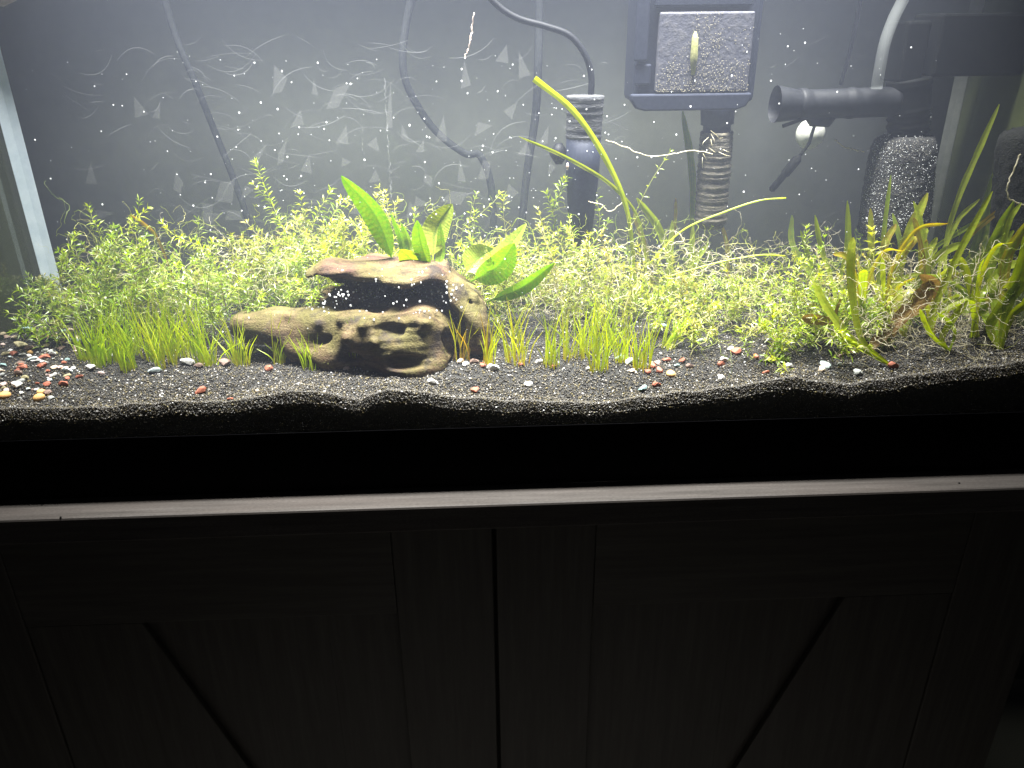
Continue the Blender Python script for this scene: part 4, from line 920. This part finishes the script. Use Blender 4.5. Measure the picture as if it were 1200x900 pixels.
thread([(711,164),(725,170),(745,178),(765,183),(785,181),(810,176),(835,180)], 0.24, 'wavy pale root crossing from heater to ribbed intake', r=0.0005)
thread([(978,163),(988,172),(1000,175),(1012,178)], 0.26, 'short white root beside the freckled sponge')
thread([(1196,180),(1188,200),(1180,222),(1186,235),(1205,242)], 0.16, 'curled white root dangling before the plain black sponge', r=0.0008)
thread([(690,236),(705,240),(715,248),(730,236)], 0.24, 'thin wavy white root in front of the heater', r=0.0005)
thread([(1150,285),(1147,305),(1140,325),(1137,345)], 0.12, 'crooked white root hanging over the right root tangle', r=0.0008)

# ------------------------------------------------------------------ pebbles
def pebble_mesh(k):
    bm = bmesh.new(); bmesh.ops.create_icosphere(bm, subdivisions=2, radius=1.0); r = random.Random(k)
    cuts = [(norm([r.gauss(0,1), r.gauss(0,1), r.gauss(0,1)]), r.uniform(0.42, 0.8)) for _ in range(10)]
    for v in bm.verts:
        c = np.array(v.co)
        if k % 3:                                     # chipped stones; every third one is rounded
            for nn, dd in cuts:
                e = np.dot(c, nn)-dd
                if e > 0: c = c-nn*e
        c *= 1+0.06*math.sin(c[0]*3+k)*math.cos(c[1]*4+k)
        v.co = c
    for f in bm.faces: f.smooth = k % 3 == 0
    me = bpy.data.meshes.new('pebble'); bm.to_mesh(me); bm.free(); return me
PM = {}
CN = {'red': 'brick-red', 'brown': 'dull brown', 'teal': 'teal', 'pale_teal': 'pale blue-green', 'white': 'white', 'cream': 'cream', 'orange': 'rounded orange', 'grey': 'grey', 'olive': 'olive-tan', 'pink': 'pale pink'}
PLIST = []
def pebble(px, py, wpx, col, flat=0.6, where='', asp=None):
    g = ground(px, py); sc = scl(g); k = random.choice((1, 2, 4, 5, 7)) if col != 'orange' else 3
    if (k, col) not in PM:
        me = pebble_mesh(k); me.materials.append(MATS['pebble_'+col]); PM[(k, col)] = me
    o = bpy.data.objects.new('pebble', PM[(k, col)]); COL.objects.link(o); rx = wpx*sc/2*1.14
    o.scale = (rx, rx*(asp or random.uniform(0.6, 0.95)), rx*flat*random.uniform(0.85, 1.15)); o.rotation_euler = (random.uniform(-0.3, 0.3), random.uniform(-0.3, 0.3), random.uniform(-0.5, 0.5))
    o.location = (g[0], g[1], float(zsub(g[0], g[1]))+o.scale[2]*0.55); PLIST.append((o, col, wpx, where))
Lp = [(310,90,45,'cream'),(190,118,100,'teal'),(250,115,50,'olive'),(435,120,60,'teal'),(500,112,50,'cream'),(55,160,50,'brown'),(108,160,48,'cream'),(280,160,50,'brown'),(355,165,60,'red'),(430,172,50,'brown'),(490,178,40,'teal'),(545,192,62,'pale_teal'),(550,163,50,'cream'),(150,225,100,'olive'),(210,238,68,'brown'),(325,222,50,'cream'),(320,252,50,'white'),(265,262,25,'grey'),(435,240,60,'brown'),(550,240,75,'brown'),(100,280,60,'red'),(160,280,45,'white'),(215,270,35,'orange'),(45,280,60,'olive'),(375,280,60,'grey'),(310,298,70,'red'),(230,313,70,'pale_teal'),(252,328,42,'white'),(435,312,25,'white'),(475,315,45,'teal'),(25,358,60,'teal'),(150,345,70,'brown'),(160,375,70,'red'),(300,368,80,'red'),(8,388,40,'grey'),(12,422,45,'grey'),(135,415,70,'brown'),(340,392,40,'red'),(390,372,55,'cream'),(425,372,50,'pink'),(480,395,75,'pale_teal'),(560,435,52,'red'),(180,445,70,'olive'),(145,468,60,'grey'),(355,462,40,'pale_teal'),(265,480,30,'red'),(340,492,60,'red'),(450,488,70,'red'),(125,500,80,'white'),(25,492,60,'pink'),(35,578,78,'orange'),(292,548,52,'orange'),(278,592,72,'orange'),(345,548,62,'brown'),(365,588,55,'grey'),(135,585,30,'grey')]
for x, y, wp, c in Lp: pebble(x/6, 370+y/6, wp/6, c, 0.55 if c != 'orange' else 0.8, 'in the coloured pebble patch at the left end')
for k in range(46):
    x = random.uniform(0, 100); y = random.uniform(392, 462) if x < 75 else random.uniform(388, 445)
    pebble(x, y, random.uniform(4.5, 8.5), random.choice(('red', 'red', 'brown', 'brown', 'grey', 'white', 'pale_teal', 'pink', 'olive', 'cream')), 0.55, 'in the coloured pebble patch at the left end')
for x, y, wp, c, wh in [(107,433,12,'white','before the left grass tufts'),(119,439,8,'pink','before the left grass tufts'),(132,418,7,'white','before the left grass tufts'),(181,437,15,'pale_teal','before the left grass tufts'),(220,427,17,'white','before the left grass tufts'),(233,431,11,'brown','before the left grass tufts'),(264,429,15,'brown','before the left grass tufts'),(235,461,14,'red','on the open gravel before the left tufts'),(302,459,6,'cream','on the open gravel before the left tufts'),(270,469,7,'red','on the open gravel before the left tufts'),
    (316,434,11,'red','in front of the driftwood'),(338,414,9,'red','in front of the driftwood'),(406,433,8,'pink','in front of the driftwood'),(507,450,12,'white','in front of the driftwood'),(302,413,10,'white','in front of the driftwood'),(345,424,10,'brown','in front of the driftwood'),
    (533,419,9,'pink','heaped at the driftwood\'s right foot'),(540,425,10,'cream','heaped at the driftwood\'s right foot'),(546,428,9,'white','heaped at the driftwood\'s right foot'),(556,426,11,'brown','heaped at the driftwood\'s right foot'),(548,419,9,'white','heaped at the driftwood\'s right foot'),(566,429,9,'red','heaped at the driftwood\'s right foot'),
    (578,434,15,'white','among the middle grass tufts'),(557,460,12,'red','on the open gravel before the middle tufts'),(620,453,12,'white','on the open gravel before the middle tufts'),(632,426,9,'white','among the middle grass tufts'),(610,429,8,'red','among the middle grass tufts'),(648,431,8,'red','among the middle grass tufts'),(690,434,7,'white','among the middle grass tufts'),
    (765,430,11,'red','in the red pebble heap by the middle tufts'),(773,436,11,'red','in the red pebble heap by the middle tufts'),(760,437,9,'red','in the red pebble heap by the middle tufts'),(781,424,11,'red','in the red pebble heap by the middle tufts'),(786,440,10,'orange','in the red pebble heap by the middle tufts'),(793,430,7,'teal','in the red pebble heap by the middle tufts'),(771,427,10,'brown','in the red pebble heap by the middle tufts'),(800,424,9,'red','in the red pebble heap by the middle tufts'),(808,431,9,'brown','in the red pebble heap by the middle tufts'),(741,436,9,'cream','in the red pebble heap by the middle tufts'),(726,422,12,'teal','in the red pebble heap by the middle tufts'),(737,425,11,'pale_teal','in the red pebble heap by the middle tufts'),
    (753,457,11,'teal','on the open gravel before the red pebble heap'),(769,453,10,'red','on the open gravel before the red pebble heap'),(845,444,11,'white','on the open gravel right of the middle'),(845,429,10,'red','on the open gravel right of the middle'),(848,423,9,'white','on the open gravel right of the middle'),(863,415,14,'red','on the open gravel right of the middle'),(856,411,10,'white','on the open gravel right of the middle'),(886,420,10,'red','on the open gravel right of the middle'),(897,438,9,'red','on the open gravel right of the middle'),(820,402,10,'pale_teal','on the open gravel right of the middle'),
    (967,430,16,'pale_teal','before the right ribbon plants'),(963,435,11,'cream','before the right ribbon plants'),(984,429,7,'grey','before the right ribbon plants'),(1005,438,14,'grey','before the right ribbon plants'),(925,431,10,'white','before the right ribbon plants'),(1000,414,9,'red','before the right ribbon plants'),(985,419,9,'brown','before the right ribbon plants'),(1046,431,12,'red','before the right ribbon plants'),(778,383,9,'teal','behind the red pebble heap')]:
    pebble(x, y, wp, c, 0.65, wh)
from collections import Counter
def plabel(col, wpx, wh): return ('large ' if wpx > 11.4 else 'small ' if wpx < 8.4 else '')+CN[col]+' pebble '+wh
cnt = Counter(plabel(c, w_, h) for _, c, w_, h in PLIST)
for o, c, w_, h in PLIST:
    l = plabel(c, w_, h); tag(o, l, 'pebble')
    if cnt[l] > 1: o['group'] = l.replace('pebble', 'pebbles')

# stray grains on the cabinet top
for x, y in ((1,590),(34,591),(49,591.5),(68,590),(71,606),(1124,566)):
    d = ray(x, y); q = CC+d*((0.0006-CC[2])/d[2])
    m = MB(); s = 0.0012; m.add([q+np.array(a)*s for a in ((1.3,0,0),(-1.2,0.2,0),(0,1,0),(0.2,-1,0),(0,0,0.8),(0,0,-0.4))], [(0,2,4),(2,1,4),(1,3,4),(3,0,4),(2,0,5),(1,2,5),(3,1,5),(0,3,5)])
    tag(m.build('stray_grain', 'gravel_bed'), 'stray black gravel grain lying on the cabinet top' , 'grain', 'stray grains on the cabinet top')

# ------------------------------------------------------------------ bubbles
def bubbles():
    bm = bmesh.new(); bmesh.ops.create_icosphere(bm, subdivisions=1, radius=1.0)
    V = np.array([v.co for v in bm.verts]); F = [tuple(v.index for v in f.verts) for f in bm.faces]; bm.free()
    m = MB(); n2 = MB()
    for i in range(800):
        u = random.random()
        if u < 0.45: px, py = random.gauss(330, 170), 60+330*random.random()**0.8
        elif u < 0.9: px, py = random.gauss(640, 150), 60+330*random.random()**0.7
        else: px, py = random.uniform(800, 1100), random.uniform(30, 330)
        if not 20 < px < 1180: continue
        y = random.uniform(0.10, 0.34); p = at(px, py, y)
        if p[2] < zsub(p[0], y)+0.004 or abs(p[0]) > XI-0.01: continue
        h = wood_hit(px, py)
        if h is not None and y > h[1]-0.004: continue
        s = 0.00028+0.0009*random.random()**2.5
        m.add(V*s+p, F)
    for i in range(230):                             # pearls clinging under the driftwood's lip
        px = random.uniform(357, 545); py = random.gauss(348, 11) if px < 440 else random.gauss(345, 14)
        h = wood_hit(px, py)
        if h is None: continue
        s = random.choice((0.0008, 0.001, 0.0013)); n2.add(V*s+h-ray(px, py)*(s*0.8 if random.random() < 0.4 else min(0.03, max(s, h[1]-0.128))), F)
    a = m.build('air_bubbles', 'bubble'); a['kind'] = 'stuff'; tag(a, 'tiny white air bubbles drifting all through the water', 'bubbles')
    b = n2.build('air_bubbles', 'bubble'); b['kind'] = 'stuff'; tag(b, 'white pearl bubbles clinging in the hollow under the driftwood shelf', 'bubbles')
bubbles()

# ------------------------------------------------------------------ the tank's lamp
t = thing('aquarium_light', 'slim black light bar resting over the open top of the aquarium', 'lamp', (LAMP_X, LAMP_Y, LAMP_Z))
boxo('housing', (LAMP_X-0.56, LAMP_Y-0.05, LAMP_Z+0.003), (LAMP_X+0.56, LAMP_Y+0.05, LAMP_Z+0.02), 'black_plastic', t)
for sx in (-1, 1): boxo('leg', (LAMP_X+sx*0.55-0.006, GF0+0.001, 0.5485), (LAMP_X+sx*0.55+0.006, GB1-0.001, LAMP_Z+0.0025), 'black_plastic', t)
ld = bpy.data.lights.new('light_strip', 'AREA'); ld.shape = 'RECTANGLE'; ld.size = LAMP_LEN; ld.size_y = 0.09; ld.spread = R(64); ld.energy = LAMP_W; ld.color = (1.0, 0.985, 0.955)
lo = bpy.data.objects.new('light_strip', ld); COL.objects.link(lo); lo.parent = t; lo.location = (0, 0, 0.001)
